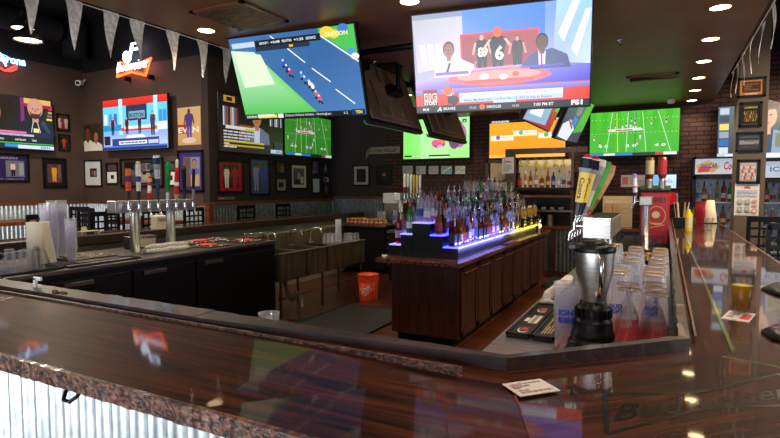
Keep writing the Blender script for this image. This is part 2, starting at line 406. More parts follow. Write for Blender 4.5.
def strip(path, w0, w1, z0, z1, jag=0, seg=.05, mt='rail', name='rail', parent=None, zrise=None, seed=1):
    """moulding that follows a plan path, offset to its left by w0..w1, with an uneven edge"""
    rg = random.Random(seed); m = MB(); pts = []
    P2 = [Vector(p) for p in path]; nrm = []
    for i in range(len(P2)):
        ds = []
        if i > 0: ds.append((P2[i] - P2[i - 1]).normalized())
        if i < len(P2) - 1: ds.append((P2[i + 1] - P2[i]).normalized())
        ns = [Vector((-d.y, d.x)) for d in ds]; n = sum(ns, Vector((0, 0))); n.normalize(); n = n / max(.3, n.dot(ns[0])); nrm.append(n)
    rings = []
    for i in range(len(P2) - 1):
        k = max(1, int((P2[i + 1] - P2[i]).length / seg))
        for j in range(k + (i == len(P2) - 2)):
            t = j / k; p = P2[i].lerp(P2[i + 1], t); n = nrm[i].lerp(nrm[i + 1], t)
            e = jag * rg.uniform(-1, 1); e2 = jag * rg.uniform(-1, 1) * .6
            ww = w1[0] + (w1[1] - w1[0]) * j / k if isinstance(w1, tuple) and i == 0 else (w1[1] if isinstance(w1, tuple) else w1)
            a = p + n * (w0 + e); b = p + n * ww
            rings.append([(a.x, a.y, z0 + e2), (a.x, a.y, z1 + e2 * .4), (b.x, b.y, z1), (b.x, b.y, z0)])
    v = [q for r in rings for q in r]; fs = []
    for i in range(len(rings) - 1):
        for j in range(4): fs.append((4 * i + j, 4 * (i + 1) + j, 4 * (i + 1) + (j + 1) % 4, 4 * i + (j + 1) % 4))
    fs += [(0, 1, 2, 3), tuple(4 * (len(rings) - 1) + q for q in (3, 2, 1, 0))]
    m.add(v, fs); return m.build(name, mt, parent)
strip([OUT[0], OUT[1], OUT[2], OUT[3]], -.004, .012, BZ - .05, BZ + .001, .0022, .018, 'bark', 'live_edge', bar, seed=3)
rl = strip([(-1.6, 1.5), IN[1], IN[2], IN[3]], .028, (-.085, -.006), BZ - .05, BZ + .04, .004, .05, 'rail', 'rail', bar, seed=5)
rl2 = strip([IN[0], (-1.6, 1.5)], .028, -.085, BZ - .05, BZ + .042, .005, .05, 'rail', 'rail', bar, seed=8)
strip([(-6.1, 1.39), (-.5, 1.40)], 0, -.012, BZ, BZ + RISE + .006, .002, .04, 'bark', 'rail_lip', bar, seed=6)
m = MB(); m.box(.205, 2.03, BZ - .002, .217, 9.45, BZ + .006); m.build('edge_strip', 'gold', bar)
m = MB(); m.box(.104, 2.1, BZ - .002, .112, 9.45, BZ + .02); m.build('edge_strip', 'copperwood', bar)
for a, b in ((IN[1], OUT[1]), (IN[2], OUT[2])):
    A = Vector((*a, 0)); B = Vector((*b, 0)); d = (B - A).normalized(); q = A + d * .1; mid = (q + B) / 2
    m = MB(); m.obox((mid.x, mid.y, BZ + .001), d, d.cross(Vector((0, 0, 1))), (0, 0, 1), (B - q).length / 2, .0022, .0015); m.build('seam', 'gold' if a == IN[2] else 'copperwood', bar)
# corrugated front and dark inner walls
m = MB(); m.corr((-6.1, 1.1), (-.24, 1.1), .08, BZ - .045, pitch=.09, amp=.012); m.build('front_panel', 'galv', bar)
m = MB(); m.corr((-.24, 1.1), (.53, 1.87), .08, BZ - .045, amp=.011); m.corr((.53, 1.87), (.53, 9.4), .08, BZ - .045, amp=.011); m.build('front_panel', 'galv', bar)
m = MB(); m.prism([(-6.1, 1.13), (-.27, 1.13), (-.44, 1.44), (-6.1, 1.44)], 0, BZ - .05); m.prism([(-.26, 1.13), (.5, 1.88), (.14, 2.0), (-.42, 1.44)], 0, BZ - .05); m.prism([(.14, 2.01), (.5, 1.89), (.5, 9.4), (.14, 9.4)], 0, BZ - .05)
m.build('inner_wall', 'walldark', bar)
m = MB(); m.prism([(-6.1, 1.06), (-.25, 1.06), (-.25, 1.12), (-6.1, 1.12)], 0, .09); m.build('kick_board', 'copperwood', bar)
# inlaid emblem: a bow-tie outline with lettering, set into the top
def emblem(org, right, up, w, h, name='inlaid_emblem', c='0a0504', mt='inlay'):
    a = Art(org, right, up, w, h, .00001)
    t = .015
    P_ = [(0, .92), (.40, .66), (.60, .66), (1, .92), (1, .08), (.6, .34), (.4, .34), (0, .08)]
    P_ = [(0, 1), (.42, .74), (.58, .74), (1, 1), (1, 0), (.58, .26), (.42, .26), (0, 0)]
    for i in range(len(P_)):
        p, q = P_[i], P_[(i + 1) % len(P_)]; a.line(p[0], p[1], q[0], q[1], t, c)
    a.text('Budweiser', .03, .26, .42, c, width=.94, bold=.012, shear=.35)
    return a.done(name, mt, bar)
d45 = Vector((1, 1, 0)).normalized(); u45 = Vector((-1, 1, 0)).normalized()
p0 = onz(606, 430, BZ + .004)
emblem((-.098, 1.21, BZ + .0004), (.737, .675, 0), (-.12, .993, 0), .59, .24)
emblem((-2.62, 1.08, BZ + .0047), (1, 0, 0), (0, 1, .036), .5, .2, mt='inlayfaint')

# hooks under the bar edge
def hook(x, label):
    o = MB(); o.tube([(x - .03, .935, 1.022), (x - .03, .92, 1.0), (x - .015, .905, .985), (x + .015, .905, .985), (x + .03, .92, 1.0), (x + .03, .935, 1.022)], .006)
    o.box(x - .045, .92, 1.020, x + .045, 1.09, 1.034)
    return tag(o.build('coat_hook', 'blackmetal', loc=(x, .93, 1.0)), label, 'hook')
hook(-1.56, 'black metal coat hook under the live edge of the near bar')

# ------------------------------------------------------------------ left bar (behind the bartenders' station)
lbar = thing('bar_counter', (-5.6, 6, 0), 'dark wood bar on the far left behind the beer taps and sinks', 'bar')
A0, A1, B0, B1 = (-5.2, 1.6), (-5.42, 9.2), (-5.85, 1.6), (-6.0, 9.2)
m = MB(); m.prism([A0, A1, B1, B0], BZ - .05, BZ + .01); m.build('bar_top', 'barwood_y', lbar)
m = MB(); m.prism([(-5.19, 1.6), (-5.41, 9.2), (-5.52, 9.2), (-5.3, 1.6)], BZ - .06, BZ + .04); m.build('rail', 'rail', lbar, bevel=.01)
m = MB(); m.prism([(-5.83, 1.6), (-5.98, 9.2), (-6.02, 9.2), (-5.87, 1.6)], BZ - .06, BZ + .015); m.build('live_edge', 'bark', lbar)
m = MB(); m.prism([(-5.3, 1.6), (-5.5, 9.2), (-5.7, 9.2), (-5.5, 1.6)], 0, BZ - .055); m.build('inner_wall', 'greyp', lbar)
for i, (px, py) in enumerate([(95.5, 236), (114.5, 234.5)]):
    p = onz(px, py + 2, BZ + .045); a = MB(); x = -5.25 - (p.y - 1.6) * .029
    a.prism([(x - .05, p.y - .11), (x + .03, p.y - .11), (x + .03, p.y + .11), (x - .05, p.y + .11)], BZ + .041, BZ + .085)
    a.mb = None
    o = thing('card_holder', (x, p.y, BZ + .041), ['white card holder on the left bar rail, nearer the plastic cups', 'white card holder on the left bar rail, just behind the tap tower'][i], 'holder')
    a.build('holder_body', 'cream', o)
    q = Art((x + .031, p.y - .09, BZ + .044), (0, 1, 0), (0, 0, 1), .18, .036); q.rect(0, 0, 1, 1, '8a7f8a'); q.rect(.3, .1, .75, .9, '2a2230'); q.done('card', 'print', o)

# ------------------------------------------------------------------ beer station on the left
SX = -4.1; CZ = .98
stn = thing('back_bar_cooler', (-4.5, 3.4, 0), 'long black back bar cooler with steel top under the left beer taps', 'cooler')
m = MB(); m.box(-4.72, 1.62, .1, SX - .02, 4.9, CZ - .04); m.build('cabinet', 'black', stn, bevel=.006)
m = MB(); m.box(-5.1, 1.62, CZ - .035, SX, 4.93, CZ); m.build('worktop', 'steeldark', stn, bevel=.006)
m = MB(); m.box(-4.65, 1.7, 0, SX - .08, 4.85, .1); m.build('plinth', 'blackm', stn)
ys = [1.66, 2.28, 2.98, 3.68, 4.88]
for i in range(4):
    m = MB(); m.box(SX - .02, ys[i] + .015, .14, SX + .005, ys[i + 1] - .015, CZ - .09)
    d = m.build('door', 'black', stn, bevel=.004)
    m = MB(); m.box(SX + .005, ys[i] + .1, CZ - .14, SX + .03, ys[i] + .34, CZ - .105); m.build('handle', 'steeldark', d, bevel=.004)
# sinks
snk = thing('bar_sink', (-4.4, 6, 0), 'long stainless steel bar sink on legs behind the orange bucket', 'sink')
y0, y1, zt, zb = 4.97, 7.0, .80, .46
m = MB(); m.box(SX - .012, y0, zb, SX, y1, zt); m.box(SX - .5, y0, zb, SX - .488, y1, zt)
m.box(SX - .5, y0, zb, SX, y0 + .012, zt); m.box(SX - .5, y1 - .012, zb, SX, y1, zt); m.box(SX - .5, y0, zb, SX, y1, zb + .012)
for yy in (5.47, 5.95): m.box(SX - .5, yy, zb, SX, yy + .03, zt)
m.box(SX - .5, 6.45, zt - .04, SX, y1, zt - .03)
m.build('basin', 'steelpanel', snk, bevel=.004)
m = MB(); m.box(SX - .03, y0, zt - .002, SX + .012, y1, zt + .014); m.build('rim', 'steel', snk, bevel=.004)
m = MB(); m.box(SX - .53, y0, zb + .1, SX - .5, y1, BZ - .09); m.build('backsplash', 'steelpanel', snk)
for yy in (5.02, 5.9, 6.94):
    for xx in (SX - .04, SX - .46):
        m = MB(); m.cyl((xx, yy, 0), (xx, yy, zb), .018); m.build('leg', 'steeldark', snk)
for yy in (5.2, 5.75, 6.2):
    m = MB(); m.tube([(SX - .46, yy, zt), (SX - .46, yy, zt + .2), (SX - .44, yy, zt + .235), (SX - .34, yy, zt + .24), (SX - .27, yy, zt + .22), (SX - .26, yy, zt + .17)], .011); m.cyl((SX - .46, yy - .05, zt + .02), (SX - .46, yy + .05, zt + .02), .012)
    m.build('faucet', 'chrome', snk)
m = MB(); m.tube([(SX - .25, 5.35, zb), (SX - .22, 5.35, .3), (SX - .2, 5.37, .2), (SX - .16, 5.4, .14), (SX - .13, 5.42, .2), (SX - .12, 5.43, .26), (SX - .08, 5.45, .2), (SX - .06, 5.46, .06)], .028); m.build('drain_pipe', 'pvc', snk)
m = MB(); m.tube([(SX - .05, 5.0, .24), (SX - .05, 6.95, .24)], .014); m.build('foot_rail', 'steeldark', snk)
m = MB(); m.tube([(SX - .12, 4.93, zt + .0), (SX - .12, 4.9, CZ + .06), (SX - .12, 4.8, CZ + .1), (SX - .12, 4.5, CZ + .1), (SX - .12, 4.45, CZ + .002)], .01); m.build('hand_rail', 'chrome', stn)
g = MB(); g.box(-4.05, 5.02, 0, -3.82, 5.3, .012); tag(g.build('floor_drain', 'steeldark', loc=(-3.9, 5.2, 0)), 'square metal floor drain cover below the sink pipe', 'drain')
# floor mats
def fmat(x0, y0, x1, y1, label):
    m = MB(); m.box(x0, y0, 0, x1, y1, .014)
    k = thing('floor_mat', ((x0 + x1) / 2, (y0 + y1) / 2, 0), label, 'mat'); m.build('mat_base', 'rubber', k, bevel=.004)
    r = MB(); w = .05
    for a in ((x0, y0, x1, y0 + w), (x0, y1 - w, x1, y1), (x0, y0, x0 + w, y1), (x1 - w, y0, x1, y1)): r.box(a[0], a[1], .012, a[2], a[3], .018)
    r.build('border', 'rubber', k)
fmat(-3.85, 3.9, -2.85, 6.1, 'black rubber mat on the floor in front of the orange bucket')
fmat(-1.75, 8.6, -1.0, 10.0, 'black rubber mat on the floor at the far end of the island aisle')
# orange bucket
bk = thing('bucket', (-3.76, 6.5, 0), 'orange plastic bucket on the floor by the sinks', 'bucket')
c = (-3.76, 6.5, 0)
m = MB(); m.lathe(c, [(.128, 0), (.15, .37), (.143, .37), (.122, .01)], 28, cap=False); m.lathe(c, [(.0005, .004), (.125, .004)], 28, cap=False); m.build('body', 'orange', bk)
m = MB(); 
for z in (.30, .33, .365): m.lathe(c, [(.147, z - .006), (.156, z - .005), (.156, z + .005), (.149, z + .006)], 28, cap=False)
m.build('rim', 'orange', bk)
m = MB(); m.tube([(-3.76 + .155 * math.cos(t), 6.5 + .155 * math.sin(t) , .31 - .12 * math.sin(max(0, (t + 2.6) / 3.14 * 3.14))) for t in [-2.6 + i * .24 for i in range(14)]], .003); m.build('handle', 'chrome', bk)
# printed lettering wraps round the bucket's face
def wrap(art_mb, cx, cy, r0, r1, h, ang0):
    """bend flat x,z artwork (x along, z up, y depth) onto a cone"""
    out = []
    for v in art_mb.v:
        r = r0 + (r1 - r0) * (v[2] / h) + .0015 + v[1]
        t = ang0 + v[0] / r0
        out.append((cx + r * math.cos(t), cy + r * math.sin(t), v[2]))
    art_mb.v = out
cd = math.atan2(-6.5, 3.76)
a = Art((-.08, 0, .07), (1, 0, 0), (0, 0, 1), .16, .19, .0)
for q in ((0, 0, 1, 0), (1, 0, 1, 1), (1, 1, 0, 1), (0, 1, 0, 0)): a.line(*q, .006, 'f2e6dc')
a.mb.v = [(v[0], 0, v[2]) for v in a.mb.v]
b = Art((-.045, 0, .055), (math.cos(.75), 0, math.sin(.75)), (-math.sin(.75), 0, math.cos(.75)), .15, .15, 0)
b.text('THE', .12, .66, .22, 'f7efe8', width=.5, bold=.03); b.text('HOME', .0, .34, .28, 'f7efe8', width=1.05, bold=.04); b.text('DEPOT', .12, .06, .22, 'f7efe8', width=.95, bold=.04)
a.mb.add(b.mb.v, b.mb.f, 0, L('f7efe8')); wrap(a.mb, -3.76, 6.5, .128, .15, .37, cd)
a.mb.build('printed_logo', 'print', bk)

# ------------------------------------------------------------------ island
isl = thing('island_cabinet', (-2.15, 6.7, 0), 'dark wood island cabinet with panelled doors carrying the lit liquor shelves', 'cabinet')
IX0, IX1, IY0, IY1 = -2.52, -1.78, 4.85, 8.95
m = MB(); m.box(IX0, IY0, .1, IX1, IY1, .86); m.build('carcass', 'cab', isl, bevel=.004)
m = MB(); m.box(IX0 + .05, IY0 + .05, 0, IX1 - .07, IY1 - .05, .1); m.build('plinth', 'blackm', isl)
m = MB(); m.box(-2.58, 4.60, .86, -1.68, 9.05, .905); m.build('countertop', 'islandtop', isl, bevel=.008)
dw = (IY1 - IY0 - .04) / 8
for i in range(8):
    ya = IY0 + .02 + i * dw + .008; yb = ya + dw - .016
    m = MB(); m.box(IX1, ya, .13, IX1 + .018, yb, .83)
    d = m.build('door', 'cab', isl, bevel=.003)
    m = MB(); s = .05
    for q in ((ya, .13, ya + s, .83), (yb - s, .13, yb, .83), (ya, .13, yb, .13 + s), (ya, .83 - s, yb, .83)): m.box(IX1 + .016, q[0], q[1], IX1 + .028, q[2], q[3])
    m.build('door_frame', 'cab', d, bevel=.003)
    m = MB(); m.box(IX1 + .028, ya + .06, .755, IX1 + .043, yb - .06, .768); m.build('handle', 'copperwood', d, bevel=.003)
# lit shelf steps
stp = thing('liquor_shelf', (-2.17, 6.7, .905), 'black stepped bottle shelf with blue and yellow lit treads on the island', 'shelf')
Z0 = .905; H1, H2, H3 = Z0 + .12, Z0 + .235, Z0 + .355; YS0, YS1 = 4.86, 8.72
colsx = [(-2.55, -2.42, H1), (-2.42, -2.29, H2), (-2.29, -2.09, H3), (-2.09, -1.95, H2), (-1.95, -1.79, H1)]
m = MB()
for a, b, h in colsx: m.box(a, YS0, Z0, b, YS1, h - .012)
m.build('riser', 'black', stp, bevel=.003)
for k, (a, b, h) in enumerate(colsx):
    for (u, v, mt) in ((YS0 - .004, 7.15, 'led_blue' if k >= 3 else 'led_white'), (7.15, YS1, 'led_yellow')):
        m = MB(); m.box(a - (.004 if k < 2 else 0), u, h - .012, b + (.004 if k > 2 else 0), v, h); m.build('lit_tread', mt, stp)
m = MB(); m.box(-2.29, 6.3, H3, -2.215, YS1, H3 + .16); m.build('top_riser', 'black', stp)

# ================================================================== BOTTLES
def tinted(name, col, body, rough=.06):
    if 'bg_' + name not in M: M['bg_' + name] = clear('bottle_' + name, col, body, rough, col, .6)
    return 'bg_' + name
LIQ = {'clear': ('dfe4f2', .16), 'amber': ('8a4a18', .5), 'brown': ('4a1c0a', .75), 'green': ('1c7a34', .6), 'red': ('8a1a20', .5), 'blue': ('4050b0', .4), 'yellow': ('c8b060', .4), 'pink': ('c8a0b0', .35), 'dark': ('120a08', .9), 'orange': ('c8803a', .45)}
SHAPES = {  # outline radius, height in metres
    'round': [(.034, 0), (.037, .01), (.037, .17), (.034, .19), (.015, .225), (.0135, .285)],
    'tall': [(.031, 0), (.034, .01), (.035, .21), (.031, .235), (.014, .26), (.013, .31)],
    'squat': [(.040, 0), (.043, .012), (.043, .12), (.038, .15), (.015, .175), (.014, .215)],
    'wine': [(.035, 0), (.037, .01), (.037, .18), (.03, .215), (.0145, .245), (.0145, .31)],
    'flask': [(.036, 0), (.039, .015), (.042, .08), (.033, .17), (.016, .2), (.015, .255)],
    'square': [(.036, 0), (.038, .008), (.038, .16), (.034, .18), (.014, .195), (.014, .25)],
    'slim': [(.024, 0), (.026, .008), (.026, .2), (.013, .24), (.012, .29)]}
def mk_bottle(shape, liq, lab, cap, pour):
    root = thing('liquor_bottle', (0, 0, -50), 'x', 'bottle')
    pr = SHAPES[shape]; H = pr[-1][1]; n = 4 if shape == 'square' else 12
    m = MB(); O = (0, 0, -50)
    if shape == 'square':
        for (r0, h0), (r1, h1) in zip(pr, pr[1:]): pass
        m.lathe(O, [(r * (1.25 if h < .19 else 1), h) for r, h in pr], 4, smooth=False)
        m.v = [((v[0] - v[1]) * .7071, (v[0] + v[1]) * .7071, v[2]) for v in m.v]
    else: m.lathe(O, pr, n)
    m.build('glass_body', tinted(liq, *LIQ[liq]), root, bevel=.003 if shape == 'square' else 0)
    rb = pr[2][0]; z1 = pr[2][1]
    if lab:
        m = MB(); k = lab + '_lab'
        if k not in M: M[k] = mat('label_' + lab, LABC[lab], .6)
        if shape == 'square':
            w = rb * .885 + .001; m.box(-w, -w, -50 + z1 * .22, w, w, -50 + z1 * .8)
        else: m.lathe(O, [(rb + .0012, z1 * .3), (rb + .0012, z1 * .66)], 12, cap=False)
        if shape == 'flask': m = MB(); m.lathe(O, [(.0405, .035), (.0435, .08), (.0405, .12)], 12, cap=False)
        m.build('label', k, root)
    m = MB(); zc = H; r = pr[-1][0]
    k = cap + '_cap'
    if k not in M: M[k] = mat('cap_' + cap, CAPC[cap], .4)
    if pour == 'spout':
        m.lathe(O, [(r + .003, zc - .008), (r + .003, zc + .01), (.006, zc + .02), (.0045, zc + .03)], 8)
        m.tube([(0, 0, -50 + zc + .02), (0, 0, -50 + zc + .045), (.012, 0, -50 + zc + .068)], .0042, 6)
        m.build('pourer', k, root)
    else:
        m.lathe(O, [(r + .002, zc - .03), (r + .002, zc + .006)], 8); m.build('cap', k, root)
    return root
LABC = {'white': 'c8c4c0', 'cream': 'b8a880', 'black': '141312', 'red': '8a2028', 'blue': '34487a', 'green': '2c5a3a', 'yellow': 'b8a050', 'silver': '9a9ea8'}
CAPC = {'black': '0e0e10', 'silver': 'b4b8be', 'red': 'a81c20', 'gold': 'b8923a', 'white': 'e0ded8'}
KINDS = [('square', 'brown', 'black', 'black', 'spout'), ('round', 'clear', 'white', 'black', 'spout'), ('tall', 'clear', 'blue', 'silver', 'spout'), ('wine', 'green', 'white', 'red', 'cap'),
         ('squat', 'amber', 'cream', 'gold', 'cap'), ('flask', 'amber', 'red', 'black', 'spout'), ('tall', 'red', 'silver', 'black', 'spout'), ('round', 'blue', 'silver', 'silver', 'spout'),
         ('slim', 'yellow', 'green', 'black', 'spout'), ('round', 'amber', 'yellow', 'black', 'spout'), ('flask', 'clear', 'black', 'silver', 'cap'), ('tall', 'pink', 'white', 'black', 'spout'),
         ('wine', 'dark', 'cream', 'black', 'cap'), ('slim', 'orange', 'white', 'white', 'cap'), ('round', 'clear', 'red', 'red', 'cap'), ('round', 'green', 'yellow', 'black', 'spout')]
PROTO = {}
ORD = ['first', 'second', 'third', 'fourth', 'fifth', 'sixth', 'seventh', 'eighth', 'ninth', 'tenth', 'eleventh', 'twelfth', 'thirteenth', 'fourteenth', 'fifteenth', 'sixteenth', 'seventeenth', 'eighteenth', 'nineteenth', 'twentieth']
def ordn(i):
    if i < 20: return ORD[i]
    t = {2: 'twenty', 3: 'thirty', 4: 'forty'}[(i + 1) // 10]
    return {2: 'twentieth', 3: 'thirtieth', 4: 'fortieth'}[(i + 1) // 10] if (i + 1) % 10 == 0 else t + '-' + ORD[(i + 1) % 10 - 1]
SHN = {'square': 'square', 'round': 'round', 'tall': 'tall', 'wine': 'long-necked', 'squat': 'squat', 'flask': 'pear-shaped', 'slim': 'slim'}
LQN = {'clear': 'clear', 'amber': 'amber', 'brown': 'brown', 'green': 'green', 'red': 'red', 'blue': 'blue', 'yellow': 'yellow', 'pink': 'pink', 'dark': 'black', 'orange': 'orange'}
def bottle(kind, loc, where, group, rz=0, name=None):
    lab = f"{SHN[kind[0]]} {LQN[kind[1]]} bottle with {kind[2]} label, {where}"
    if kind not in PROTO: o = mk_bottle(*kind); PROTO[kind] = o; o.location = loc; o.rotation_euler = (0, 0, rz); o['label'] = lab; o['group'] = group; return o
    return dup(PROTO[kind], loc, lab, group, rz)
rg = random.Random(11)
def row(x, ys, z, where, group, pool, jx=.008):
    for i, y in enumerate(ys):
        k = KINDS[pool[rg.randrange(len(pool))]] if i >= len(FIRST.get(where, [])) else KINDS[FIRST[where][i]]
        bottle(k, (x + rg.uniform(-jx, jx), y + rg.uniform(-.006, .006), z), f"{ordn(i)} from near end, {where}", group, 0 if k[0] == 'square' else rg.uniform(0, 6.28))
def ys(a, b, s):
    o = []; y = a
    while y < b: o.append(y); y += s
    return o
W1, W2, W3, W4, W5, W6 = 'right bottom step of island', 'right middle step of island', 'top step of island', 'left bottom step of island', 'left middle step of island', 'raised back row of island'
FIRST = {W1: [0, 0, 9, 5, 0, 1, 6, 2], W2: [5, 0, 14, 10, 11, 1], W3: [1, 11, 1, 6, 12, 12, 2], W4: [6, 11, 1], W5: [3, 1, 10]}
allp = list(range(16))
row(-1.872, ys(4.93, 7.6, .094), H1, W1, 'bottles on the right bottom step', [0, 1, 1, 2, 5, 9, 4, 14, 10, 0])
row(-2.02, ys(4.93, 8.68, .094), H2, W2, 'bottles on the right middle step', [0, 1, 2, 1, 10, 11, 5, 8, 2, 12, 10])
row(-2.15, ys(4.94, 8.68, .096), H3, W3, 'bottles on the top step', [1, 2, 3, 1, 2, 10, 12, 15, 14, 8, 12, 11])
row(-2.485, ys(4.94, 5.75, .105), H1, W4, 'bottles on the left bottom step', allp)
row(-2.355, ys(4.94, 6.2, .1), H2, W5, 'bottles on the left middle step', allp)
row(-2.25, ys(6.36, 8.68, .095), H3 + .16, W6, 'bottles on the raised back row', [1, 2, 10, 8, 9, 14, 15])
row(-2.245, ys(4.95, 6.25, .1), H3, 'island top step, left side', 'bottles on the left of the top step', [1, 2, 6, 11, 12, 3], .003)
# wire rack of small bottles at the yellow end of the bottom step
for k_, yy in enumerate((7.66, 8.08, 8.5 - .02)):
    wy = .36 if k_ < 2 else .22
    rk = thing('bottle_rack', (-1.87, yy + wy / 2, H1), ['black slatted bottle caddy at the start of the yellow-lit step', 'black slatted bottle caddy midway along the yellow-lit step', 'short black slatted bottle caddy at the far end of yellow-lit step'][k_], 'rack', 'bottle caddies on the yellow-lit step')
    m = MB(); m.box(-1.925, yy, H1, -1.815, yy + wy, H1 + .012)
    for zz in (.06, .11):
        m.box(-1.820, yy, H1 + zz, -1.812, yy + wy, H1 + zz + .022); m.box(-1.928, yy, H1 + zz, -1.92, yy + wy, H1 + zz + .022)
    for y2 in (yy, yy + wy - .01):
        m.box(-1.928, y2, H1, -1.812, y2 + .01, H1 + .14)
    m.build('rack_frame', 'black', rk)
    for j, y2 in enumerate(ys(yy + .05, yy + wy - .03, .064)):
        kd = KINDS[[8, 13][j % 2]]
        bottle(kd, (-1.87, y2, H1 + .013), f"{ordn(j)} in the {['nearest', 'middle', 'farthest'][k_]} black caddy", 'small bottles in the black caddies')
# things on the island top
m = MB(); m.lathe((-1.76, 8.45, .905), [(.03, 0), (.036, .15), (.038, .2), (.03, .2), (.028, .02)], 14); tag(m.build('cocktail_shaker', 'steel', loc=(-1.76, 8.45, .905)), 'steel cocktail shaker tin at the far end of the island top', 'shaker')
m = MB()
for q in ((0, 0, 0, .03), (.02, .01, .008, .022), (-.018, .008, .004, .02)): m.lathe((-2.52 + q[0], 4.68 + q[1], .905), [(.004, q[2]), (q[3] * .6, q[2] + .004), (q[3] * .5, q[2] + .02), (.002, q[2] + .026)], 7)
tag(m.build('napkin', 'towel', loc=(-2.52, 4.68, .905)), 'crumpled white napkin on the near left corner of the island top', 'napkin')
c_ = thing('bar_tool_tray', (-1.72, 6.6, .905), 'black shallow tray on the island edge under the blue light', 'tray')
m = MB(); m.box(-1.775, 6.35, .905, -1.69, 6.85, .915); m.build('tray_body', 'black', c_, bevel=.003)
m = MB(); m.box(-1.755, 6.45, .915, -1.71, 6.75, .922); m.build('liner', 'matred', c_)

# ================================================================== GLASSWARE
def mk_cup(name, prof, mt, label, cat, extra=None, loc=(0, 0, -50), n=20):
    r = thing(name, loc, label, cat); m = MB(); m.lathe(loc, prof, n, cap=False); m.build('cup_wall', mt, r)
    if extra: extra(r, loc)
    return r
def rimring(rad, h, mt='glass'):
    def f(r, loc):
        m = MB(); m.lathe(loc, [(rad - .002, h - .004), (rad + .0025, h - .002), (rad + .0025, h + .002), (rad - .002, h + .003)], 20, cap=False); m.build('rim', mt, r)
    return f
# stacked plastic cups (left station)
def cupstack(x, y, n, label, group, r0=.030, r1=.046, h=.13, st_=.0185, z=CZ, mt='stackcup'):
    r = thing('plastic_cup_stack', (x, y, z), label, 'cups', group)
    m = MB()
    for i in range(n):
        zz = i * st_
        m.lathe((x, y, z), [(r0 + .0, zz), (r0 + (r1 - r0) * .97, zz + h - .006), (r1 + .002, zz + h - .003), (r1 + .001, zz + h), (r1 - .002, zz + h - .002)], 16, cap=False)
    m.lathe((x, y, z), [(.001, 0), (r0, 0)], 16, cap=False)
    m.build('cups', mt, r); return r
for (px, py, n, lb) in [(47, 262, 21, 'leftmost tall stack of clear plastic cups behind the paper towel roll'), (54, 259, 22, 'second tall stack of clear plastic cups behind the paper towel roll'), (63, 257, 22, 'tallest right-hand stack of clear plastic cups beside the paper towels'), (72, 262, 14, 'shorter stack of clear plastic cups right of the tall stacks')]:
    p = onz(px, py, CZ); cupstack(p.x, p.y, n, lb, 'stacks of plastic cups at the left station')
p = onz(343, 248, .78)
cupstack(SX - .2, 6.55, 14, 'tall stack of clear plastic cups standing on the sink drainboard', None, z=.771)
# pint glass prototype
def pint(loc, label, group, up=False, mt='glass', sc=1.0, rz=0, cat='glass'):
    key = ('pint', up, mt)
    if key not in PROTO:
        pr = [(.030, 0), (.030, .006), (.044, .145)]
        if up: pr = [(.044, 0), (.030, .139), (.030, .145)]
        r = thing('pint_glass', (0, 0, -50), label, cat); m = MB()
        m.lathe((0, 0, -50), pr, 20, cap=False); m.build('glass_wall', mt, r)
        m = MB(); z = .14 if up else .002; m.lathe((0, 0, -50), [(.0005, z), (.029, z), (.029, z + .004), (.0005, z + .004)], 20, cap=False); m.build('glass_base', mt, r)
        m = MB(); z = .002 if up else .144; m.lathe((0, 0, -50), [(.043, z - .002), (.0458, z), (.043, z + .002)], 20, cap=False); m.build('rim', 'glass', r)
        PROTO[key] = r; r.location = loc; r.rotation_euler = (0, 0, rz); r.scale = (sc, sc, sc)
        if group: r['group'] = group
        return r
    return dup(PROTO[key], loc, label, group, rz, sc=sc)
k = 0
for i, (x, y) in enumerate([(SX - .10, 6.28), (SX - .2, 6.22), (SX - .1, 6.40), (SX - .22, 6.36), (SX - .09, 6.68), (SX - .1, 6.8), (SX - .2, 6.76), (SX - .1, 6.91), (SX - .21, 6.88), (SX - .32, 6.5), (SX - .32, 6.62), (SX - .33, 6.78)]):
    pint((x, y, .81 if y < 6.45 else .771), f"upturned clear glass on the sink drainboard, {ordn(i)} counted from the taps", 'upturned glasses on the sink drainboard', True, 'plastic')
g = MB(); g.box(SX - .45, 6.15, .795, SX - .03, 6.44, .81); tag(g.build('drain_shelf', 'steeldark', loc=(SX - .2, 6.3, .795)), 'low steel drain shelf under the upturned sink glasses', 'shelf')
# glasses at far left edge of the station
i = 0
for a in range(3):
    for b in range(4):
        x = -4.22 - .1 * a; y = 1.98 + .1 * b
        pint((x, y, CZ + .012), f"clear tumbler left of the paper towels, row {['nearest', 'second', 'third'][a]} to the edge, {ordn(b)} in it", 'tumblers left of the paper towel roll', True, 'plastic', rg.uniform(.95, 1.1)); i += 1

# rubber service mats with bottle caps
def servmat(x0, y0, x1, y1, z, label, group=None, seedn=1, cap=0, c='rubber'):
    r = thing('bar_mat', ((x0 + x1) / 2, (y0 + y1) / 2, z), label, 'mat', group)
    m = MB(); m.box(x0, y0, z, x1, y1, z + .01); m.build('mat_base', c, r, bevel=.003)
    m = MB(); w = .012
    for q in ((x0, y0, x1, y0 + w), (x0, y1 - w, x1, y1), (x0, y0, x0 + w, y1), (x1 - w, y0, x1, y1)): m.box(q[0], q[1], z + .008, q[2], q[3], z + .016)
    m.build('border', c, r)
    return r
servmat(-4.5, 1.9, -4.16, 2.44, CZ, 'long black bar mat with pale print under the paper towel roll and tumblers')
r = servmat(-4.28, 2.46, -4.14, 3.1, CZ, 'black bar mat with white lettering strip along the front edge of the left station')
a = Art((-4.16, 2.5, CZ + .012), (0, 1, 0), (-1, 0, 0), .56, .1); a.rect(0, .2, 1, .8, 'c8c4bc'); a.scrib(.02, .22, .98, .75, 2, '1c1a18', 3); a.done('printed_strip', 'print', r)
